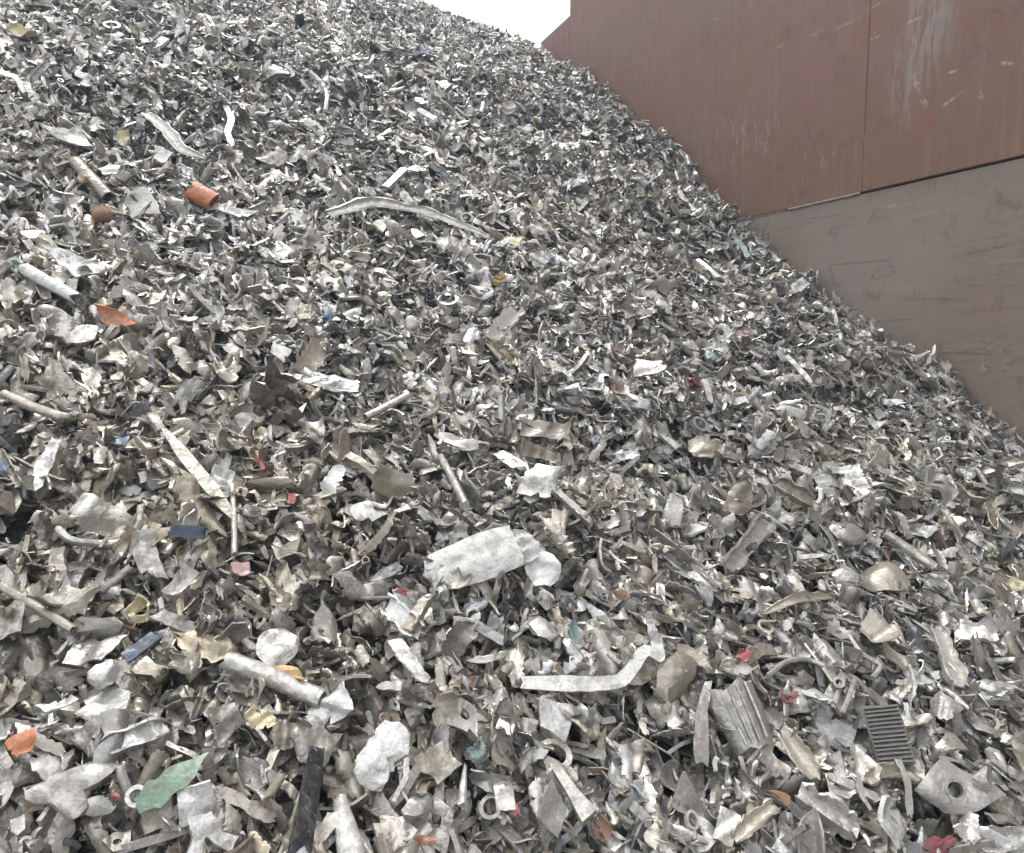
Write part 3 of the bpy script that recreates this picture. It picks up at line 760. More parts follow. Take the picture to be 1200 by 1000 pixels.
C(190, 184, 20, 15, 55, pl('rect'), *SH, 'white', 'small white square chip just right of the pale trough-shaped strip', None, off=.04)
C(229, 96, 17, 9, 80, pl('jag'), *SH, 'rust', 'tiny rusty upright chip high in the upper left of the heap', None, off=.05)
C(318, 186, 56, 26, -8, pl('jag', folds=2, fm=.7), *SH, 'tan', 'tan wavy sheet right of the narrow white wavy strip', 'the tan wavy sheet', off=.045)
C(92, 309, 66, 36, 14, pl('tri', folds=1, fm=.3), *SH, 'white', 'white triangular sheet at the left above the white slanted tube', 'the white triangular sheet', off=.05)
T([(28, 315), (55, 331), (90, 350)], 20, 'tube', *TU, 'white', 'white slanted tube at the left below the white triangular sheet', 'the white slanted tube', off=.045, n=12)
C(22, 312, 20, 10, -35, pl('jag'), *SH, 'green', 'small green chip at the left end of the white slanted tube', None, off=.06)
C(4, 195, 18, 9, -20, pl('jag'), *SH, 'green', 'small dark green chip at the left edge in the upper part', None, off=.05)
# upper middle
T([(452, 220), (463, 209), (474, 199)], 9, 'beam', 'metal_bar', 'bar', 'pale', 'short pale slanted bar above the very long curved strip', 'the short pale slanted bar', off=.06, n=8)
C(596, 127, 17, 16, 0, pl('oval', folds=0, t=.06), *SH, 'tan', 'pale tan round disc high on the heap below the skyline', 'the pale tan round disc', off=.06)
C(619, 152, 15, 12, 0, lp(.6), *CA, 'white', 'small white rounded lump just below the pale tan round disc', None, off=.06)
C(613, 201, 20, 7, 88, pl('rect'), *SH, 'white', 'small white upright strip-like chip below the pale tan round disc', 'the small white upright chip', off=.06)
C(586, 327, 24, 12, 15, pl('jag', folds=1), *SH, 'ochre', 'small yellow-orange flake below the right end of the very long curved strip', 'the yellow-orange flake', off=.05)
C(606, 282, 28, 13, -8, pl('jag', folds=1), *SH, 'yellow', 'small cream flake right of the tail of the very long curved strip', None, off=.05)
C(631, 304, 20, 20, 20, pl('rect', folds=1), *SH, 'white', 'white squarish chip right of and above the yellow-orange flake', None, off=.045)
C(780, 333, 40, 26, 8, pl('jag', folds=1, fm=.3, dome=.1), *SH, 'pale', 'pale humped sheet right of centre in the upper half', 'the pale humped sheet', off=.05)
T([(463, 60), (482, 66), (507, 60)], 8, 'curved', *ST, 'navy', 'dark blue-grey sagging strip high on the heap near the skyline', 'the dark sagging strip', off=.06, n=10)
C(520, 65, 15, 9, -30, pl('rect'), *SH, 'white', 'small white chip right of the dark sagging strip', None, off=.06)
T([(490, 128), (502, 135), (510, 139)], 7, 'flat', *ST, 'white', 'small pale slanted strip below the dark sagging strip', None, off=.06, n=8)
C(935, 336, 26, 13, 38, pl('rect', folds=1), *SH, 'white', 'white upright chip at the rim of the heap against the steel wall', 'the white chip at the rim', off=.05)
C(1000, 368, 15, 15, 10, pl('rect', folds=1), *SH, 'tan', 'small tan square chip standing on the rim before the steel wall', 'the tan chip on the rim', off=.05)
T([(862, 282), (870, 288), (877, 302)], 6, 'flat', *ST, 'teal', 'thin teal strip close to the rim below the corner of the steel wall', 'the thin teal strip', off=.06, n=8, thick=.2)
T([(817, 304), (829, 313), (841, 325)], 5, 'flat', *ST, 'white', 'thin white straight strip left of the thin teal strip', None, off=.06, n=8, thick=.25)
# left middle
C(58, 364, 28, 12, -3, pl('oval', dome=.2, folds=0), *SH, 'white', 'white oval cap left of the bright orange wedge', 'the white oval cap', off=.05)
C(80, 390, 66, 50, -15, pl('jag', folds=2, fm=.8, curl=1.3), *SH, 'pale', 'big pale crumpled sheet right below the white oval cap', 'the big pale crumpled sheet', off=.05)
C(386, 447, 74, 20, -8, pl('rect', folds=1, curl=.7), *SH, 'silver', 'bright silvery trough-like sheet left of centre', 'the bright silvery trough', off=.05)
C(320, 470, 84, 66, -5, pl('jag', folds=2, fm=.8, dome=-.22, cr=.10), *SH, 'brown', 'large brown torn dish with turned-up rim left of centre', 'the large brown torn dish', off=.05, wob=.1)
C(328, 412, 24, 20, -20, pl('rect', folds=1), *SH, 'white', 'white bent square chip above the large brown torn dish', None, off=.05)
C(258, 562, 27, 26, 5, pl('rect', folds=0), *SH, 'white', 'white flat square sheet below and left of the large brown torn dish', 'the white flat square', off=.045)
T([(5, 462), (40, 478), (75, 490), (106, 490)], 14, 'tube', *TU, 'tan', 'tan curved tube at the left edge in the middle of the photo', 'the tan curved tube', off=.045)
T([(30, 560), (40, 570), (52, 545), (66, 515)], 17, 'flat', *ST, 'silver', 'silvery V-bent strip near the left edge below the tan curved tube', 'the silvery V-bent strip', off=.05, lift=[.03, 0, 0, .03], thick=.06)
def dented_lid(r, L, W):
    a = plate(r, L, W, .003, 'jag', .06, 2, .5, dome=.16, crumple=.10, ns=40)
    rim = sweep(r, [(-L * .46, -W * .28, 0), (-L * .3, -W * .48, .004), (L * .25, -W * .46, .004), (L * .47, -W * .2, 0), (L * .46, W * .3, 0)], profile('rod', W * .12, 0), 22, jitter=.06)
    dent = plate(r, L * .42, W * .30, .004, 'jag', .05, 2, .7, dome=.25, crumple=.05)
    return [('lid', *a, None), ('rim', *rim, 'pale'), ('dent_flap', *place(dent, (-L * .08, W * .05, .012), (.2, .1, .3)), 'tan')]
C(118, 606, 88, 66, 4, dented_lid, 'dented_lid', 'lid', 'grey', 'large grey dented lid with a rolled rim at the left', 'the large dented lid', off=.045, wob=.06, cw=.75)
C(172, 652, 60, 30, -72, pl('rect', folds=1, fm=1.0), *SH, 'grey', 'grey folded tapering sheet standing just right below the large dented lid', None, off=.045)
C(212, 683, 50, 20, 55, pl('rect', folds=1, curl=1.), *SH, 'grey', 'grey half-pipe sheet leaning right between the large dented lid and the pink chip', None, off=.04)
C(220, 623, 38, 15, -8, lambda r, L, W: sweep(r, [(-L / 2, 0, 0), (0, 0, 0), (L / 2, 0, 0)], profile('beam', W, 0), 6, jitter=.05, torn=.1), *CA, 'navy', 'dark blue boxy block right of the large dented lid', 'the dark blue block', off=.045)
C(146, 516, 34, 10, 12, pl('rect'), *SH, 'blue', 'blue narrow sheet above the large dented lid', 'the blue narrow sheet', off=.05)
C(2, 548, 14, 26, 0, pl('jag'), *SH, 'blue', 'pale blue chip cut by the left edge in the middle', None, off=.05)
T([(192, 502), (225, 545), (250, 575), (272, 606)], 17, 'flat', *ST, 'tan', 'long tan flat strip running down to the right, left of the white flat square', 'the long tan flat strip', off=.05, taper=[.6, 1, 1.2, .5], thick=.07)
T([(272, 570), (277, 615), (275, 650)], 7, 'rod', *RO, 'grey', 'thin grey upright rod below the white flat square', None, off=.05, n=10)
C(283, 668, 30, 24, -15, pl('jag', folds=1), *SH, 'pink', 'pink rough-edged chip below the thin grey upright rod', 'the pink chip', off=.045)
T([(301, 530), (305, 540), (309, 552)], 6, 'rod', *RO, 'red', 'short red rod under the large brown torn dish', None, off=.05, n=6)
C(342, 585, 12, 17, 0, pl('jag', folds=1), *SH, 'red', 'small red chip in the dark hollow below the large brown torn dish', 'the small red chip in the hollow', off=.045)
C(385, 371, 12, 13, 40, lp(.6), *CA, 'blue', 'small blue lump above the bright silvery trough', None, off=.05)
C(404, 675, 38, 24, 0, pl('jag', folds=1, dome=.15), *SH, 'white', 'white rounded sheet left of the large creased white panel', 'the white rounded sheet', off=.045)
C(476, 695, 30, 9, -10, pl('jag', folds=2), *SH, 'red', 'red crumpled ribbon below the left end of the large creased white panel', 'the red crumpled ribbon', off=.05)
# middle
C(482, 379, 20, 19, 0, lp(.55, facets=4, rough=.03), *CA, 'pale', 'pale round knob left of the white twisted lump in the upper middle', 'the pale round knob', off=.05)
T([(428, 489), (455, 477), (478, 463)], 11, 'tube', *TU, 'pale', 'short pale bent tube left of centre above the olive dark sheet', 'the short pale bent tube', off=.05, n=12)
C(556, 394, 28, 22, 70, lp(.6, rough=.2), *CA, 'white', 'white twisted lump above the middle of the heap', 'the white twisted lump', off=.05)
T([(574, 402), (589, 382), (603, 363)], 20, 'angle', *ST, 'pale', 'pale flat offcut pointing up right beside the white twisted lump', None, off=.05, n=8)
C(761, 430, 50, 22, -25, pl('jag', folds=1, fm=.3), *SH, 'pale', 'smooth pale elongated sheet right of centre', 'the smooth pale elongated sheet', off=.05)
C(642, 503, 74, 20, -5, pl('rect', folds=1, curl=1.6), *SH, 'brown', 'brown wavy sheet with a lit edge in the very middle of the photo', 'the brown wavy sheet', off=.05)
C(635, 530, 52, 19, 0, pl('rect', folds=0), *SH, 'brown', 'brown flat sheet directly under the brown wavy sheet', None, off=.03)
C(634, 562, 46, 42, -35, pl('rect', folds=1, fm=.4), *SH, 'pale', 'pale squarish sheet above the large creased white panel', 'the pale squarish sheet', off=.045)
C(460, 566, 46, 32, -10, pl('rect', folds=1), *SH, 'olive', 'dark olive sheet left of centre above the pale tongue-shaped sheet', 'the dark olive sheet', off=.05)
C(434, 598, 46, 24, 5, pl('oval', folds=1, dome=.12), *SH, 'pale', 'pale tongue-shaped sheet below the dark olive sheet', None, off=.045)
T([(516, 535), (528, 552), (546, 592)], 9, 'rod', *RO, 'pale', 'pale slanted rod right of the dark olive sheet', None, off=.05, n=10)
T([(650, 575), (668, 592), (690, 612)], 12, 'angle', *ST, 'grey', 'grey ridge-like strip right of the pale squarish sheet', None, off=.045, n=10)
C(825, 526, 46, 34, -20, pl('jag', folds=1, fm=.3), *SH, 'tan', 'beige pointed sheet right of centre', 'the beige pointed sheet', off=.045)
# right middle
C(927, 481, 34, 15, 3, pl('oval', folds=0, dome=.3), *SH, 'white', 'white oval shell right of centre in front of the steel wall', 'the white oval shell', off=.05)
C(988, 551, 42, 13, -10, pl('jag', folds=1), *SH, 'white', 'white leaf-shaped sheet below and right of the white oval shell', 'the white leaf-shaped sheet', off=.05)
C(1027, 496, 26, 14, -20, pl('tri'), *SH, 'white', 'small white triangle right of the white oval shell', 'the small white triangle', off=.05)
C(866, 586, 38, 30, 60, pl('oval', folds=0, dome=.06), *SH, 'brown', 'grey-brown oval plate below the beige pointed sheet', 'the grey-brown oval plate', off=.045)
T([(908, 566), (930, 578), (952, 590)], 18, 'channel', *ST, 'tan', 'tan channel strip right of the grey-brown oval plate', None, off=.05, n=10)
T([(852, 668), (873, 643), (897, 612)], 22, 'channel', *ST, 'silver', 'bright silvery channel pointing up right below the grey-brown oval plate', 'the bright silvery channel', off=.05, n=12)
T([(1037, 625), (1065, 643), (1097, 666)], 14, 'tube', *TU, 'pale', 'straight pale tube sloping down right near the right edge', 'the straight pale tube', off=.05, n=12)
C(1086, 622, 40, 14, -25, pl('rect', folds=1), *SH, 'white', 'white narrow sheet just above the straight pale tube', None, off=.05)
C(995, 628, 42, 26, 0, lp(.7, facets=6, rough=.06), *CA, 'grey', 'grey rounded block left of the straight pale tube', None, off=.035)
C(1036, 673, 50, 36, -10, pl('oval', folds=0, dome=.28), *SH, 'tan', 'tan domed shell below the straight pale tube', 'the tan domed shell', off=.045)
C(998, 680, 42, 30, 0, lp(.6, rough=.05), *CA, 'pale', 'pale rounded lump touching the left side of the tan domed shell', None, off=.04)
C(833, 418, 16, 17, 0, lp(.6), *CA, 'teal', 'small dark teal lump above the beige pointed sheet', None, off=.05)
C(812, 449, 22, 14, -40, lp(.6, rough=.2), *CA, 'maroon', 'dark red crumpled lump above and left of the beige pointed sheet', 'the dark red crumpled lump', off=.05)
C(869, 392, 20, 11, -20, pl('jag', folds=2), *SH, 'pink', 'pinkish red chip left of the white chip at the rim', None, off=.05)
T([(826, 445), (830, 458), (833, 472)], 8, 'flat', *ST, 'white', 'short white upright strip beside the dark red crumpled lump', None, off=.055, n=6)
T([(922, 417), (936, 432), (951, 449)], 6, 'flat', *ST, 'white', 'narrow white strip slanting down above the white oval shell', None, off=.055, n=8, thick=.25)
C(1192, 686, 22, 20, 20, pl('jag', folds=2), *SH, 'yellow', 'yellow chip cut by the right edge', 'the yellow chip at the right edge', off=.05)
# lower left
T([(0, 686), (40, 708), (86, 738)], 13, 'tube', *TU, 'tan', 'straight tan tube slanting from the left edge below the large dented lid', 'the straight tan tube', off=.05, n=12)
C(166, 716, 34, 48, -55, lambda r, L, W: plate(r, L, W, .004, 'jag', .16, 3, 1.1, crumple=.12, hole=.36, ns=32), 'frame_piece', 'frame', 'yellow', 'pale yellow torn frame with an opening through it at the left', 'the pale yellow torn frame', off=.05, wob=.08)
T([(148, 772), (165, 760), (184, 745)], 15, 'beam', 'metal_bar', 'bar', 'navy', 'blue-black slanted bar below the pale yellow torn frame', 'the blue-black bar', off=.05, n=8)
C(112, 760, 46, 40, -10, pl('rect', folds=1, fm=.3), *SH, 'grey', 'grey square sheet left of the blue-black bar', None, off=.045)
C(124, 790, 40, 32, 30, lp(.7, facets=6, rough=.05), *CA, 'silver', 'silvery rounded box-like piece below the grey square sheet', 'the silvery box-like piece', off=.045)
C(66, 828, 50, 30, 0, pl('jag', folds=3, fm=1.2, cr=.1), *SH, 'white', 'white crumpled sheet right of and above the orange pointed shard', None, off=.045)
T([(120, 878), (155, 866), (193, 853)], 24, 'channel', *ST, 'silver', 'silvery grooved channel above the green blade-shaped sheet', 'the silvery grooved channel', off=.05, n=10)
C(80, 925, 92, 70, 10, lp(.65, facets=13, rough=.14), *CA, 'grey', 'big grey rock-like casting lump left of the green blade-shaped sheet', 'the big rock-like casting', off=.045)
C(160, 934, 25, 22, 0, lambda r, L, W: annulus(L * .3, L * .5, L * .45, 18), 'metal_ring', 'ring', 'white', 'small white ring at the lower end of the green blade-shaped sheet', None, off=.06)
C(116, 945, 38, 22, -5, pl('oval', folds=0, dome=.2), *SH, 'white', 'white oval disc between the rock-like casting and the small white ring', None, off=.05)
C(135, 932, 20, 9, -35, pl('jag', folds=1), *SH, 'red', 'small red chip left of the small white ring', None, off=.065)
def forked(r, L, W):
    a = plate(r, L * .66, W, W * .10, 'rect', .05, 2, .7, dome=.12, crumple=.07)
    n_ = sweep(r, [(L * .02, 0, 0), (-L * .15, 0, .003), (-L * .28, 0, 0)], profile('beam', W * .62, 0) * [1, .5], 8)
    b_ = sweep(r, [(-L * .22, -W * .12, 0), (-L * .42, -W * .34, 0), (-L * .58, -W * .62, 0)], profile('beam', W * .34, 0), 8, taper=[.8, 1, 1.2])
    c = sweep(r, [(-L * .22, W * .12, 0), (-L * .42, W * .34, 0), (-L * .58, W * .58, .004)], profile('beam', W * .34, 0), 8, taper=[.8, 1, 1.1])
    return [('cup', *place(a, (L * .22, 0, .004)), None), ('neck', *n_, None), ('prong', *b_, None), ('prong', *c, None)]
C(234, 958, 78, 44, 100, forked, 'forked_casting', 'casting', 'white', 'white forked casting with two prongs at the lower left', 'the white forked casting', off=.05, wob=.06, cw=.8)
C(256, 846, 62, 50, 15, pl('jag', t=.05, folds=2, fm=.9, hole=.14), *SH, 'pale', 'pale bracket sheet with a hole above the green blade-shaped sheet', 'the pale bracket sheet', off=.045)
# lower middle
C(325, 757, 50, 42, 0, pl('oval', folds=0, dome=.14), *SH, 'pale', 'pale round dented plate just above the ochre shard', None, off=.03)
C(446, 888, 62, 84, -10, lp(.45, facets=12, rough=.22), *CA, 'white', 'big white crumpled lump right of the straight black bar', 'the big white crumpled lump', off=.045)
C(510, 897, 68, 46, -3, pl('jag', folds=1, cr=.09, t=.08), *SH, 'tan', 'tan flaky leaf-shaped piece right of the big white crumpled lump', 'the tan flaky piece', off=.045)
C(522, 832, 56, 42, 65, pl('jag', folds=0, curl=2.2), *SH, 'tan', 'tan curled half-pipe sheet above the tan flaky piece', 'the tan curled half-pipe', off=.05)
T([(545, 898), (543, 918), (541, 944)], 10, 'rod', *RO, 'white', 'white upright spike right of the tan flaky piece', None, off=.05, n=8, taper=[.4, .9, 1.1])
T([(455, 708), (475, 725), (492, 742)], 24, 'channel', *ST, 'white', 'white short channel below the red crumpled ribbon', None, off=.045, n=8)
T([(478, 742), (488, 722), (500, 703)], 18, 'angle', *ST, 'tan', 'beige flat offcut crossing the white short channel', None, off=.06, n=8)
T([(462, 750), (480, 775), (500, 800)], 20, 'flat', *ST, 'white', 'white flat strip slanting down right below the white short channel', None, off=.05, n=10)
C(388, 828, 48, 36, 35, pl('rect', folds=2, fm=1.0), *SH, 'white', 'white folded sheet right of the pale yellow flat piece', None, off=.045)
T([(606, 955), (604, 948), (602, 942)], 8, 'flat', *ST, 'red', 'tiny red fleck at the bottom between the plain leaning sheet and the white spike', None, off=.06, n=6)
C(590, 925, 24, 62, 5, pl('rect', folds=1), *SH, 'pale', 'pale upright narrow sheet right of the white upright spike', None, off=.045)
# lower right of middle
C(655, 842, 72, 58, 30, pl('jag', folds=2, fm=.5, cr=.06), *SH, 'white', 'large pale fan-shaped sheet below the Z-bent cream strip', 'the large fan-shaped sheet', off=.05)
C(648, 952, 82, 46, 75, pl('jag', folds=1, fm=.25), *SH, 'pale', 'large plain leaning sheet at the bottom below the fan-shaped sheet', 'the plain leaning sheet', off=.05)
T([(650, 898), (668, 925), (690, 958)], 18, 'beam', 'metal_bar', 'bar', 'pale', 'pale knobbly bar slanting down right of the plain leaning sheet', None, off=.05, n=10, taper=[.6, .8, 1.3])
def cup(r, L, W):
    a = tube(r, [(-L / 2, 0, 0), (0, 0, 0), (L / 2, 0, 0)], W / 2, W * .08, 10, squash=.62, taper=[.8, 1, 1.05], k=16)
    ribs = [('rib', *sweep(r, [(-L * .45, y, W * .30), (0, y * 1.15, W * .325), (L * .45, y * 1.2, W * .335)], profile('rod', W * .06, 0), 6), 'pale') for y in (-W * .22, -W * .07, W * .08, W * .22)]
    return [('cup', *a, None)] + ribs
C(868, 840, 70, 56, 105, cup, 'ribbed_cup', 'casting', 'grey', 'grey ribbed cup-like casting standing in the lower right', 'the grey ribbed cup', off=.045, wob=.05, cw=.8)
T([(830, 800), (822, 835), (822, 895)], 15, 'flat', *ST, 'pale', 'pale upright strip left of the grey ribbed cup', None, off=.05, n=12, taper=[.7, 1, 1.4])
C(727, 697, 28, 12, -5, pl('jag', folds=1), *SH, 'rust', 'dull orange chip right of the large creased white panel', 'the dull orange chip', off=.05)
C(673, 741, 28, 13, 85, pl('oval', folds=0), *SH, 'teal', 'grey-green oval chip above the Z-bent cream strip', 'the grey-green chip', off=.05)
C(872, 767, 20, 16, 20, pl('jag', folds=3), *SH, 'red', 'small red crumpled chip above the grey ribbed cup', 'the red chip above the cup', off=.05)
C(852, 970, 42, 26, 70, pl('rect', folds=1, curl=.9), *SH, 'pale', 'pale curved sheet at the bottom left of the orange chip', None, off=.045)
T([(862, 985), (885, 962), (908, 945)], 20, 'curved', *ST, 'tan', 'tan trough-like strip pointing up right at the bottom edge', None, off=.05, n=8)
# lower right
def heat_sink(r, L, W):
    base, fins = finned(r, L, W, 14)
    return [('base_plate', *base, None)] + [('fin', *f, None) for f in fins]
C(1041, 862, 66, 40, 100, heat_sink, 'finned_plate', 'heat sink', 'dark', 'dark grey finned plate with many parallel ribs in the lower right', 'the dark finned plate', off=.05, wob=.05, cw=.8)
T([(895, 720), (930, 704), (974, 700)], 16, 'curved', *ST, 'tan', 'tan arched strip above the bracket with one hole at the lower right', 'the tan arched strip', off=.05, taper=[.5, 1, .8])
C(983, 741, 40, 32, 10, pl('jag', t=.07, folds=1, fm=.4, hole=.18), *SH, 'pale', 'pale bracket piece with one round hole below the tan arched strip', 'the bracket with one hole', off=.05)
T([(900, 792), (920, 775), (945, 771), (965, 780)], 6, 'rod', *RO, 'pale', 'thin pale arched wire below the bracket with one hole', None, off=.055, n=14)
T([(995, 745), (1010, 768), (1035, 780), (1022, 795)], 6, 'rod', *RO, 'pale', 'thin hooked wire right of the bracket with one hole', None, off=.055, n=14)
C(958, 817, 42, 32, 5, pl('jag', t=.06, folds=2, hole=.12), *SH, 'white', 'white perforated plate left of the dark finned plate', 'the white perforated plate', off=.05)
C(1027, 740, 56, 40, 65, pl('jag', folds=2, fm=1., curl=1.2), *SH, 'tan', 'tan curled leaf of sheet right of the bracket with one hole', None, off=.045)
C(1143, 739, 46, 26, -25, pl('rect', t=.12, folds=0, dome=.05), *SH, 'silver', 'light silvery rounded slab near the right edge', 'the light silvery slab', off=.05)
T([(1098, 738), (1108, 770), (1122, 805)], 20, 'channel', *ST, 'pale', 'pale upright channel left of and below the light silvery slab', None, off=.045, n=10)
C(1106, 828, 30, 30, 30, pl('rect', folds=1), *SH, 'pale', 'pale square sheet right of the dark finned plate', None, off=.04)
C(1172, 812, 48, 34, 0, lp(.55, rough=.2), *CA, 'silver', 'silvery crumpled foil lump near the right edge', 'the silvery crumpled lump', off=.045)
def housing(r, L, W):
    a = plate(r, L, W, W * .07, 'jag', .06, 1, .4, dome=.26, hole=.2, crumple=.13, ns=34)
    b_ = annulus(W * .13, W * .175, W * .12, 18); c = lump(r, L * .30, W * .4, W * .3, 9, .1, 2)
    return [('shell', *a, None), ('collar', *place(b_, (-L * .02, -W * .02, W * .10), (.2, .1, 0)), 'grey'), ('lug', *place(c, (L * .36, W * .2, .0)), None)]
C(1118, 925, 92, 66, -5, housing, 'cast_housing', 'casting', 'pale', 'large broken cast housing with a dark opening in the lower right corner', 'the broken cast housing', off=.05, wob=.06, cw=.7)
T([(936, 932), (968, 950), (1000, 975)], 30, 'channel', *ST, 'pale', 'broad pale channel strip slanting down at the bottom right of the orange chip', None, off=.05, n=8)
C(1046, 963, 64, 44, -60, pl('jag', t=.08, folds=2, fm=.7, hole=.13), *SH, 'white', 'white broken casting with a hole at the bottom left of the cast housing', None, off=.05)
T([(918, 858), (935, 885), (955, 912)], 26, 'curved', *ST, 'tan', 'beige trough-like strip left of and below the dark finned plate', None, off=.05, n=8, thick=.09)
C(913, 931, 24, 20, 20, pl('jag', folds=1), *SH, 'rust', 'orange chip at the bottom right of the beige trough-like strip', 'the lower right orange chip', off=.055)
C(925, 817, 20, 15, -30, pl('rect'), *SH, 'maroon', 'dark red chip left of the white perforated plate', 'the dark red chip', off=.05)
T([(1015, 915), (1030, 905), (1052, 905)], 18, 'curved', *ST, 'tan', 'tan bent trough below the dark finned plate', None, off=.05, n=10)
T([(1052, 890), (1064, 918), (1066, 955)], 10, 'flat', *ST, 'pale', 'pale wavy upright strip between the dark finned plate and the cast housing', None, off=.05, n=12)
C(1172, 985, 70, 40, 10, pl('jag', folds=1, fm=.3), *SH, 'pale', 'broad smooth pale sheet in the bottom right corner', 'the pale sheet in the corner', off=.05)
C(1105, 992, 40, 26, 20, lp(.6, rough=.2), *CA, 'maroon', 'dark rusty brown lump at the bottom edge below the cast housing', None, off=.045)
C(500, 985, 34, 12, 10, pl('jag', folds=1), *SH, 'rust', 'rusty shard at the bottom edge right of the white tapered tube', 'the rusty shard at the bottom', off=.05)

# ------------------------------------------------------------------ thousands of pieces of shredded metal
R_ = np.random.default_rng(5)
NC = 540000
x = R_.uniform(-6.2, 3.3, NC); y = R_.uniform(.25, 12.2, NC)
near = np.hypot(x, y)
dens = np.interp(near, [0, 2.5, 4.5, 8, 12], [1., 1., .5, .38, .3])
ok = (R_.random(NC) < dens) & (x * WN[0] + y * WN[1] < W_DIST - .03) & (x * HG[0] + y * HG[1] > -.15)
z = heap(x, y)
px, py, dep = project(np.stack([x, y, z], -1))
ok &= (dep > .35) & (px > -420) & (px < 1620) & (py > -330) & (py < 1500)
x, y, z = x[ok], y[ok], z[ok]
n = len(x)
nrm = heap_normal(x, y)
kinds = ['sheet', 'strip', 'bar', 'tube', 'cast', 'wire', 'shred']
kp = np.array([.67, .15, .04, .03, .055, .03, .025])
kd = R_.choice(len(kinds), n, p=kp)
pidx = np.empty(n, int)
for i, k in enumerate(kinds):
    c = np.where(P_KIND == k)[0]; s = kd == i; pidx[s] = R_.choice(c, s.sum())
size = np.where(R_.random(n) < .48, np.exp(R_.normal(math.log(.048), .38, n)), np.exp(R_.normal(math.log(.098), .28, n)))
size = np.where(R_.random(n) < .13, R_.uniform(.014, .03, n), size)
size = np.clip(size, .012, .17)
patch = np.sin(x * 2.1 + 1) * np.sin(y * 1.7 + .4) + np.sin(x * 4.3 + y * 3.1) * .6 + np.sin(x * 6.1 - y * 4.7 + 2) * .5
size *= np.array([1.08, 1.2, 1.1, .8, .78, 1.3, .9])[kd] * (1 + .14 * patch) * np.interp(np.hypot(x, y), [2.5, 5, 9], [1, 1.12, 1.0])
off = np.where(R_.random(n) < .3, R_.uniform(-.11, -.05, n), R_.uniform(-.075, .014, n)) - .14 * np.clip(size - .09, 0, 1)
clump = np.zeros(n)                                  # hollows and clumps a hand's breadth across
for _ in range(10):
    kv = R_.normal(size=2); kv *= 2 * np.pi / R_.uniform(.10, .30) / np.linalg.norm(kv); clump += np.sin(x * kv[0] + y * kv[1] + R_.uniform(0, 6.28))
off += .0065 * clump
tilt = np.abs(R_.normal(0, math.radians(33), n)); wild = R_.random(n) < .10; tilt[wild] = R_.uniform(0, math.pi, wild.sum())
tilt = np.where(R_.random(n) < .5, tilt, math.pi - tilt)
az = R_.uniform(0, 2 * np.pi, n); spin = R_.uniform(0, 2 * np.pi, n)
t1 = np.cross(nrm, np.array([0, 0, 1.])); t1 /= np.linalg.norm(t1, axis=1, keepdims=True) + 1e-9; t2 = np.cross(nrm, t1)
hd = np.cos(az)[:, None] * t1 + np.sin(az)[:, None] * t2
Nn = nrm * np.cos(tilt)[:, None] + hd * np.sin(tilt)[:, None]
side = np.cross(Nn, np.where(np.abs(Nn[:, :1]) < .8, np.array([[1., 0, 0]]), np.array([[0, 1., 0]]))); side /= np.linalg.norm(side, axis=1, keepdims=True)
s2 = np.cross(Nn, side)
fall = np.array([-HG[0], -HG[1], -.62]); fall /= np.linalg.norm(fall)
slid = R_.random(n) < .62                            # long pieces that slid come to rest pointing down the slope
spin = np.where(slid, np.arctan2(s2 @ fall, side @ fall) + R_.normal(0, .55, n), spin)
Xa = np.cos(spin)[:, None] * side + np.sin(spin)[:, None] * s2; Ya = np.cross(Nn, Xa)
POS = np.stack([x, y, z], -1) + nrm * off[:, None]
pen = np.maximum(0, POS[:, 0] * WN[0] + POS[:, 1] * WN[1] + size * .5 - (W_DIST - .008)); POS[:, :2] -= pen[:, None] * WN
SC = np.stack([size, size * R_.uniform(.7, 1.05, n), size * R_.uniform(.7, 1.1, n)], -1)
# colour: bare, oxidised and dirty aluminium, a little brown and painted stuff
lum = np.exp(R_.normal(math.log(.42), .29, n) + .06 * patch); warm = R_.normal(0, 1, n)
hol = hit(300, 600); hol_tone = np.exp(-((x - hol[0]) ** 2 + (y - hol[1]) ** 2) / (2 * .38 ** 2))     # scrap tinted darker and browner round the hollow
warm = warm + .25 * patch + 1.2 * hol_tone; lum = lum * (1 - .22 * hol_tone)
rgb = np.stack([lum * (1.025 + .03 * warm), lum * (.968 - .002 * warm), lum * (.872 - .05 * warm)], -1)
br = R_.random(n) < .06 + .14 * hol_tone; rgb[br] = np.array([.25, .208, .163]) * np.exp(R_.normal(0, .3, (br.sum(), 1)))
dk = R_.random(n) < .045; rgb[dk] = np.array([.07, .07, .075]) * np.exp(R_.normal(0, .4, (dk.sum(), 1)))
wh = R_.random(n) < .03; rgb[wh] = np.array([.66, .65, .63]) * R_.uniform(.85, 1.08, (wh.sum(), 1))
colr = (R_.random(n) < .022) & (size < .062)
pal = np.array([TINT[k][:3] for k in ('rust', 'red', 'yellow', 'ochre', 'green', 'blue', 'teal', 'pink', 'maroon', 'navy', 'orange')])
rgb[colr] = pal[R_.choice(len(pal), colr.sum(), p=[.20, .11, .07, .13, .04, .09, .03, .15, .11, .05, .02])] * R_.uniform(.6, 1.05, (colr.sum(), 1)) * .8 + .035
rgb = np.clip(rgb, .02, .82)
metal = np.where(br | dk | wh | colr, .08, np.clip(R_.normal(.52, .16, n), .1, .9))
tone = np.where(colr, 'painted', np.where(wh, 'white', np.where(dk, 'dark', np.where(br, 'brownish', np.where(lum > .52, 'pale', np.where(lum < .34, 'dull grey', 'grey'))))))

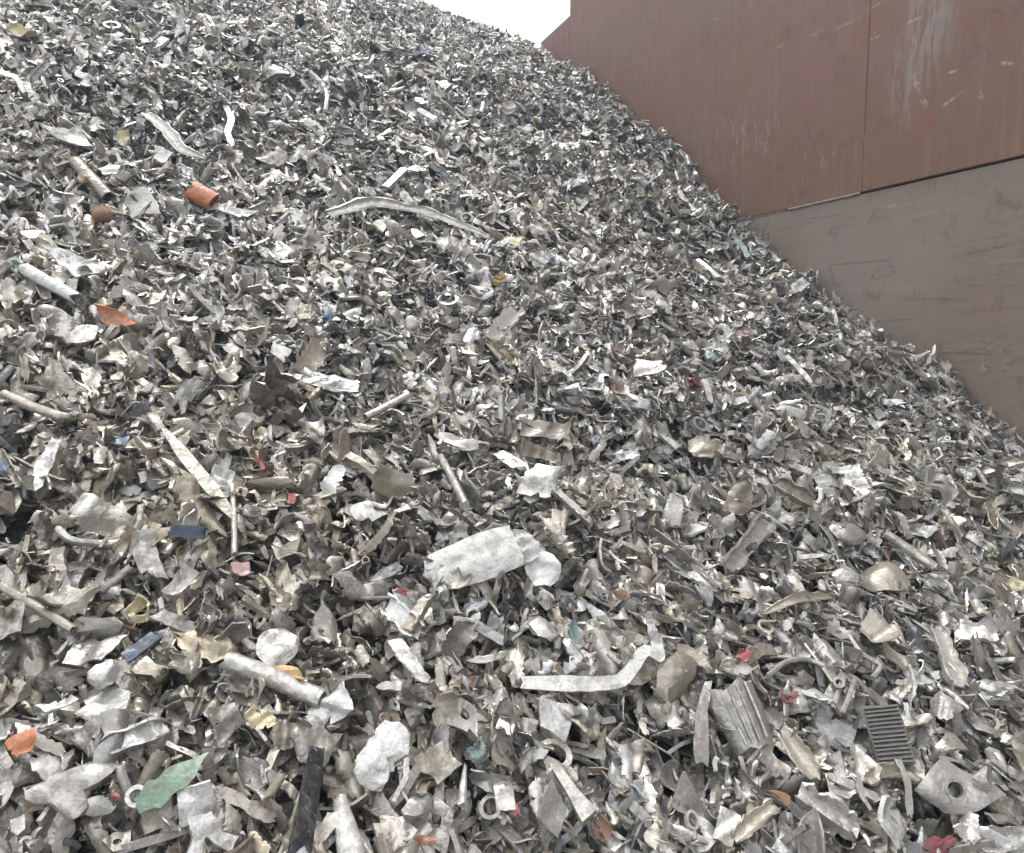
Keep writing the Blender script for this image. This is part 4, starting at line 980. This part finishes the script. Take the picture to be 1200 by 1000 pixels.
# which of them show, and how large (a coarse depth picture of everything)
GW, GH = 600, 500
zb = np.full(GW * GH, 1e9)
def cells(P):
    a, b_, d = project(P); u = np.floor(a / 2).astype(int); v = np.floor(b_ / 2).astype(int)
    good = (u >= 0) & (u < GW) & (v >= 0) & (v < GH) & (d > .1)
    return np.where(good, v * GW + u, 0), d, good
def tri_samples(V, F, m, g):
    T = []
    for f in F:
        for j in range(1, len(f) - 1): T.append((f[0], f[j], f[j + 1]))
    T = np.array(T); A, B, Cc = V[T[:, 0]], V[T[:, 1]], V[T[:, 2]]
    ar = np.linalg.norm(np.cross(B - A, Cc - A), axis=1); k = g.choice(len(T), m, p=ar / ar.sum())
    u, v = g.random((2, m, 1)); fl = (u + v) > 1; u, v = np.where(fl, 1 - u, u), np.where(fl, 1 - v, v)
    return A[k] + u * (B[k] - A[k]) + v * (Cc[k] - A[k])
hz = np.full(GW * GH, 1e9)
for h in HERO:
    V = h['V']
    if h['F'] is not None: Pt = tri_samples(V, h['F'], 2600, R_)
    else:
        i, j = R_.integers(0, len(V), (2, 6000)); w = R_.random((6000, 1)); Pt = V[i] * w + V[j] * (1 - w)
    c, d, g = cells(Pt); np.minimum.at(hz, c[g], d[g])
core = (hz < 1e8).reshape(GH, GW)
for _ in range(1):
    core[1:-1, 1:-1] &= core[:-2, 1:-1] & core[2:, 1:-1] & core[1:-1, :-2] & core[1:-1, 2:]
core = core.ravel()
# nothing lies on top of a singled-out piece: drop what would stand between it and the viewer
SAMP = [(tri_samples(p[0], p[1], 24, R_), tri_samples(p[0], p[1], 260, R_)) for p in PROTO]
def world_samples(sel, lod):
    L = np.stack([SAMP[i][lod] for i in range(NP_)])[pidx[sel]] * SC[sel][:, None, :]
    return POS[sel][:, None] + L[..., :1] * Xa[sel][:, None] + L[..., 1:2] * Ya[sel][:, None] + L[..., 2:] * Nn[sel][:, None]
keep = np.ones(n, bool)
for ch in np.array_split(np.arange(n), n // 20000 + 1):
    c, d, g = cells(world_samples(ch, 0)); keep[ch] = (g & core[c] & (d < hz[c] + .004)).mean(1) < .13
sub = lambda *a: [q[keep] for q in a]
POS, SC, Xa, Ya, Nn, size, pidx, kd, rgb, metal, tone = sub(POS, SC, Xa, Ya, Nn, size, pidx, kd, rgb, metal, tone)
n = len(POS)
pxs = F_PX * size / np.maximum(project(POS)[2], .3)
big = pxs > 16
sets = [(np.where(~big)[0], 0), (np.where(big)[0], 1)]
buf = []
for sel, lod in sets:
    for ch in np.array_split(sel, max(1, len(sel) // 8000)):
        if len(ch) == 0: continue
        c, d, g = cells(world_samples(ch, lod)); np.minimum.at(zb, c[g], d[g])
        if lod: buf.append((ch, c, d, g))
zb = np.minimum(zb, hz)
vis = np.zeros(n); cu = np.zeros(n); cv = np.zeros(n)
for ch, c, d, g in buf:
    s = g & (d < zb[c] + .012); f = s.mean(1)
    vis[ch] = f * pxs[ch] ** 2
    k = np.maximum(s.sum(1), 1); cu[ch] = ((c % GW) * s).sum(1) / k * 2; cv[ch] = ((c // GW) * s).sum(1) / k * 2
    vis[ch] *= (f > .16)
QUOTA = dict(sheet=300, strip=200, bar=60, tube=70, cast=110, wire=30, shred=30)
NAMES = dict(sheet=('sheet_scrap', 'scrap sheet', 'sheet scrap lying on the heap'), strip=('metal_strip', 'strip', 'strips lying on the heap'), bar=('metal_bar', 'bar', 'bars lying on the heap'),
             tube=('metal_tube', 'tube', 'tubes lying on the heap'), cast=('cast_fragment', 'casting', 'broken castings on the heap'), wire=('thin_rod', 'rod', 'thin rods on the heap'), shred=('ribbon_tangle', 'ribbon tangle', 'ribbon tangles on the heap'))
single = np.zeros(n, bool)
for i, k in enumerate(kinds):
    s = np.where((kd == i) & (vis > 60))[0]; s = s[np.argsort(-vis[s])][:QUOTA[k]]; single[s] = True
COLNAME = [('red', (.52, .06, .06)), ('rusty orange', (.42, .17, .08)), ('yellowish', (.7, .6, .3)), ('ochre', (.5, .33, .13)), ('greenish', (.16, .34, .24)), ('bluish', (.14, .2, .32)), ('pinkish', (.55, .39, .37)), ('dark red', (.2, .06, .07)), ('blue-black', (.06, .085, .13))]
def tone_word(i):
    if tone[i] != 'painted': return str(tone[i])
    v = rgb[i] / rgb[i].sum(); return min(COLNAME, key=lambda q: np.abs(np.array(q[1]) / sum(q[1]) - v).sum() + .25 * abs(sum(q[1]) - rgb[i].sum()))[0]
MARK = [h for h in HERO if h['phrase']]
mx, my = np.array([h['px'] for h in MARK]), np.array([h['py'] for h in MARK])
DIRS = ['right of', 'above and right of', 'above', 'above and left of', 'left of', 'below and left of', 'below', 'below and right of']
def label_parts(i, rank=0):
    dx, dy = cu[i] - mx, cv[i] - my; dd = np.hypot(dx, dy * 1.0); j = np.argsort(dd)[rank]
    di = DIRS[int(round(math.atan2(-dy[j], dx[j]) / (math.pi / 4))) % 8]
    near_ = 'just ' if dd[j] < 45 else ''
    return near_ + di + ' ' + MARK[j]['phrase'], dd[j]
ids = np.where(single)[0]; ids = ids[np.argsort(-vis[ids])]
seen = {}; labels = {}
ldim = np.sqrt(vis)
for i in ids:
    form = PROTO[pidx[i]][3]; sz = 'large ' if pxs[i] > 62 else ('small ' if pxs[i] < 36 else '')
    opts = []
    for rank in range(3):
        w, d_ = label_parts(i, rank)
        opts += [f'{tone_word(i)} {form} {w}', f'{sz}{tone_word(i)} {form} {w}']
    lab = next((o for o in opts if o not in seen and len(o.split()) <= 16), None)
    if lab is None:
        for q in ('smaller', 'third', 'fourth', 'fifth', 'sixth', 'seventh'):
            lab = f'{q} {opts[0]}'
            if lab not in seen: break
    seen[lab] = 1; labels[i] = lab
for i in ids:
    k = kinds[kd[i]]; nm, cat, grp = NAMES[k]
    o = link(nm, PROTO_ME[pidx[i]], label=labels[i], category=cat, group=grp)
    R3 = np.stack([Xa[i] * SC[i, 0], Ya[i] * SC[i, 1], Nn[i] * SC[i, 2]], 1)
    o.matrix_world = Matrix(((*R3[0], POS[i, 0]), (*R3[1], POS[i, 1]), (*R3[2], POS[i, 2]), (0, 0, 0, 1)))
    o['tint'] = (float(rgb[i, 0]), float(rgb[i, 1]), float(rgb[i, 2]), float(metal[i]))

# the rest of the shredded metal: one object, laid out by geometry nodes
rest = ~single
me = bpy.data.meshes.new('shredded_metal'); nr_ = int(rest.sum())
me.vertices.add(nr_); me.vertices.foreach_set('co', POS[rest].astype(np.float32).ravel())
ry = np.arcsin(np.clip(-Xa[rest][:, 2], -1, 1)); rx = np.arctan2(Ya[rest][:, 2], Nn[rest][:, 2]); rz = np.arctan2(Xa[rest][:, 1], Xa[rest][:, 0])
def attr(nm, ty, data, key='value'):
    a = me.attributes.new(nm, ty, 'POINT'); a.data.foreach_set(key, np.ascontiguousarray(data).ravel())
attr('turn', 'FLOAT_VECTOR', np.stack([rx, ry, rz], -1).astype(np.float32), 'vector')
attr('size', 'FLOAT_VECTOR', SC[rest].astype(np.float32), 'vector')
attr('which', 'INT', pidx[rest].astype(np.int32))
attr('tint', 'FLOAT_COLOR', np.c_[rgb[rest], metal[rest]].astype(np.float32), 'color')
me.materials.append(M_SCRAP)
stuff = link('shredded_metal', me, kind='stuff', label='shredded grey metal scrap covering the whole heap', category='scrap metal')
pc = bpy.data.collections.new('scrap_shapes')
for i, pm in enumerate(PROTO_ME): pc.objects.link(bpy.data.objects.new('scrap_shape_%03d' % i, pm))
ng = bpy.data.node_groups.new('lay_scrap', 'GeometryNodeTree')
ng.interface.new_socket('Geometry', in_out='INPUT', socket_type='NodeSocketGeometry')
ng.interface.new_socket('Geometry', in_out='OUTPUT', socket_type='NodeSocketGeometry')
gi, go = ng.nodes.new('NodeGroupInput'), ng.nodes.new('NodeGroupOutput')
ci = ng.nodes.new('GeometryNodeCollectionInfo'); ci.inputs['Collection'].default_value = pc; ci.inputs['Separate Children'].default_value = True
m2p = ng.nodes.new('GeometryNodeMeshToPoints')
iop = ng.nodes.new('GeometryNodeInstanceOnPoints'); iop.inputs['Pick Instance'].default_value = True
def named(nm, ty):
    a = ng.nodes.new('GeometryNodeInputNamedAttribute'); a.data_type = ty; a.inputs['Name'].default_value = nm
    return next(s for s in a.outputs if s.enabled and s.name == 'Attribute')
e2r = ng.nodes.new('FunctionNodeEulerToRotation')
ng.links.new(named('turn', 'FLOAT_VECTOR'), e2r.inputs[0])
ng.links.new(gi.outputs[0], m2p.inputs[0]); ng.links.new(m2p.outputs[0], iop.inputs['Points'])
ng.links.new(ci.outputs[0], iop.inputs['Instance']); ng.links.new(e2r.outputs[0], iop.inputs['Rotation'])
ng.links.new(named('size', 'FLOAT_VECTOR'), iop.inputs['Scale']); ng.links.new(named('which', 'INT'), iop.inputs['Instance Index'])
ng.links.new(iop.outputs[0], go.inputs[0])
stuff.modifiers.new('lay_scrap', 'NODES').node_group = ng
print('PIECES', n, 'single', int(single.sum()), 'heroes', len(HERO), 'labels', len(set(labels.values())), 'ordinal', sum(l.split()[0] in ('smaller', 'third', 'fourth', 'fifth', 'sixth', 'seventh') for l in labels.values()))

# ------------------------------------------------------------------ dusty air over the heap
m = bpy.data.materials.new('dusty_air'); m.use_nodes = True; nt = m.node_tree; nt.nodes.clear()
o_ = nt.nodes.new('ShaderNodeOutputMaterial'); v_ = nt.nodes.new('ShaderNodeVolumePrincipled')
v_.inputs['Color'].default_value = (.66, .82, 1.0, 1); v_.inputs['Density'].default_value = .0080; v_.inputs['Anisotropy'].default_value = .2
nt.links.new(v_.outputs[0], o_.inputs['Volume'])
V, F = box(-40, 40, -40, 40, -1.0, 9.0)
link('haze', mesh_from('haze', V, F, m, smooth=False), kind='stuff')
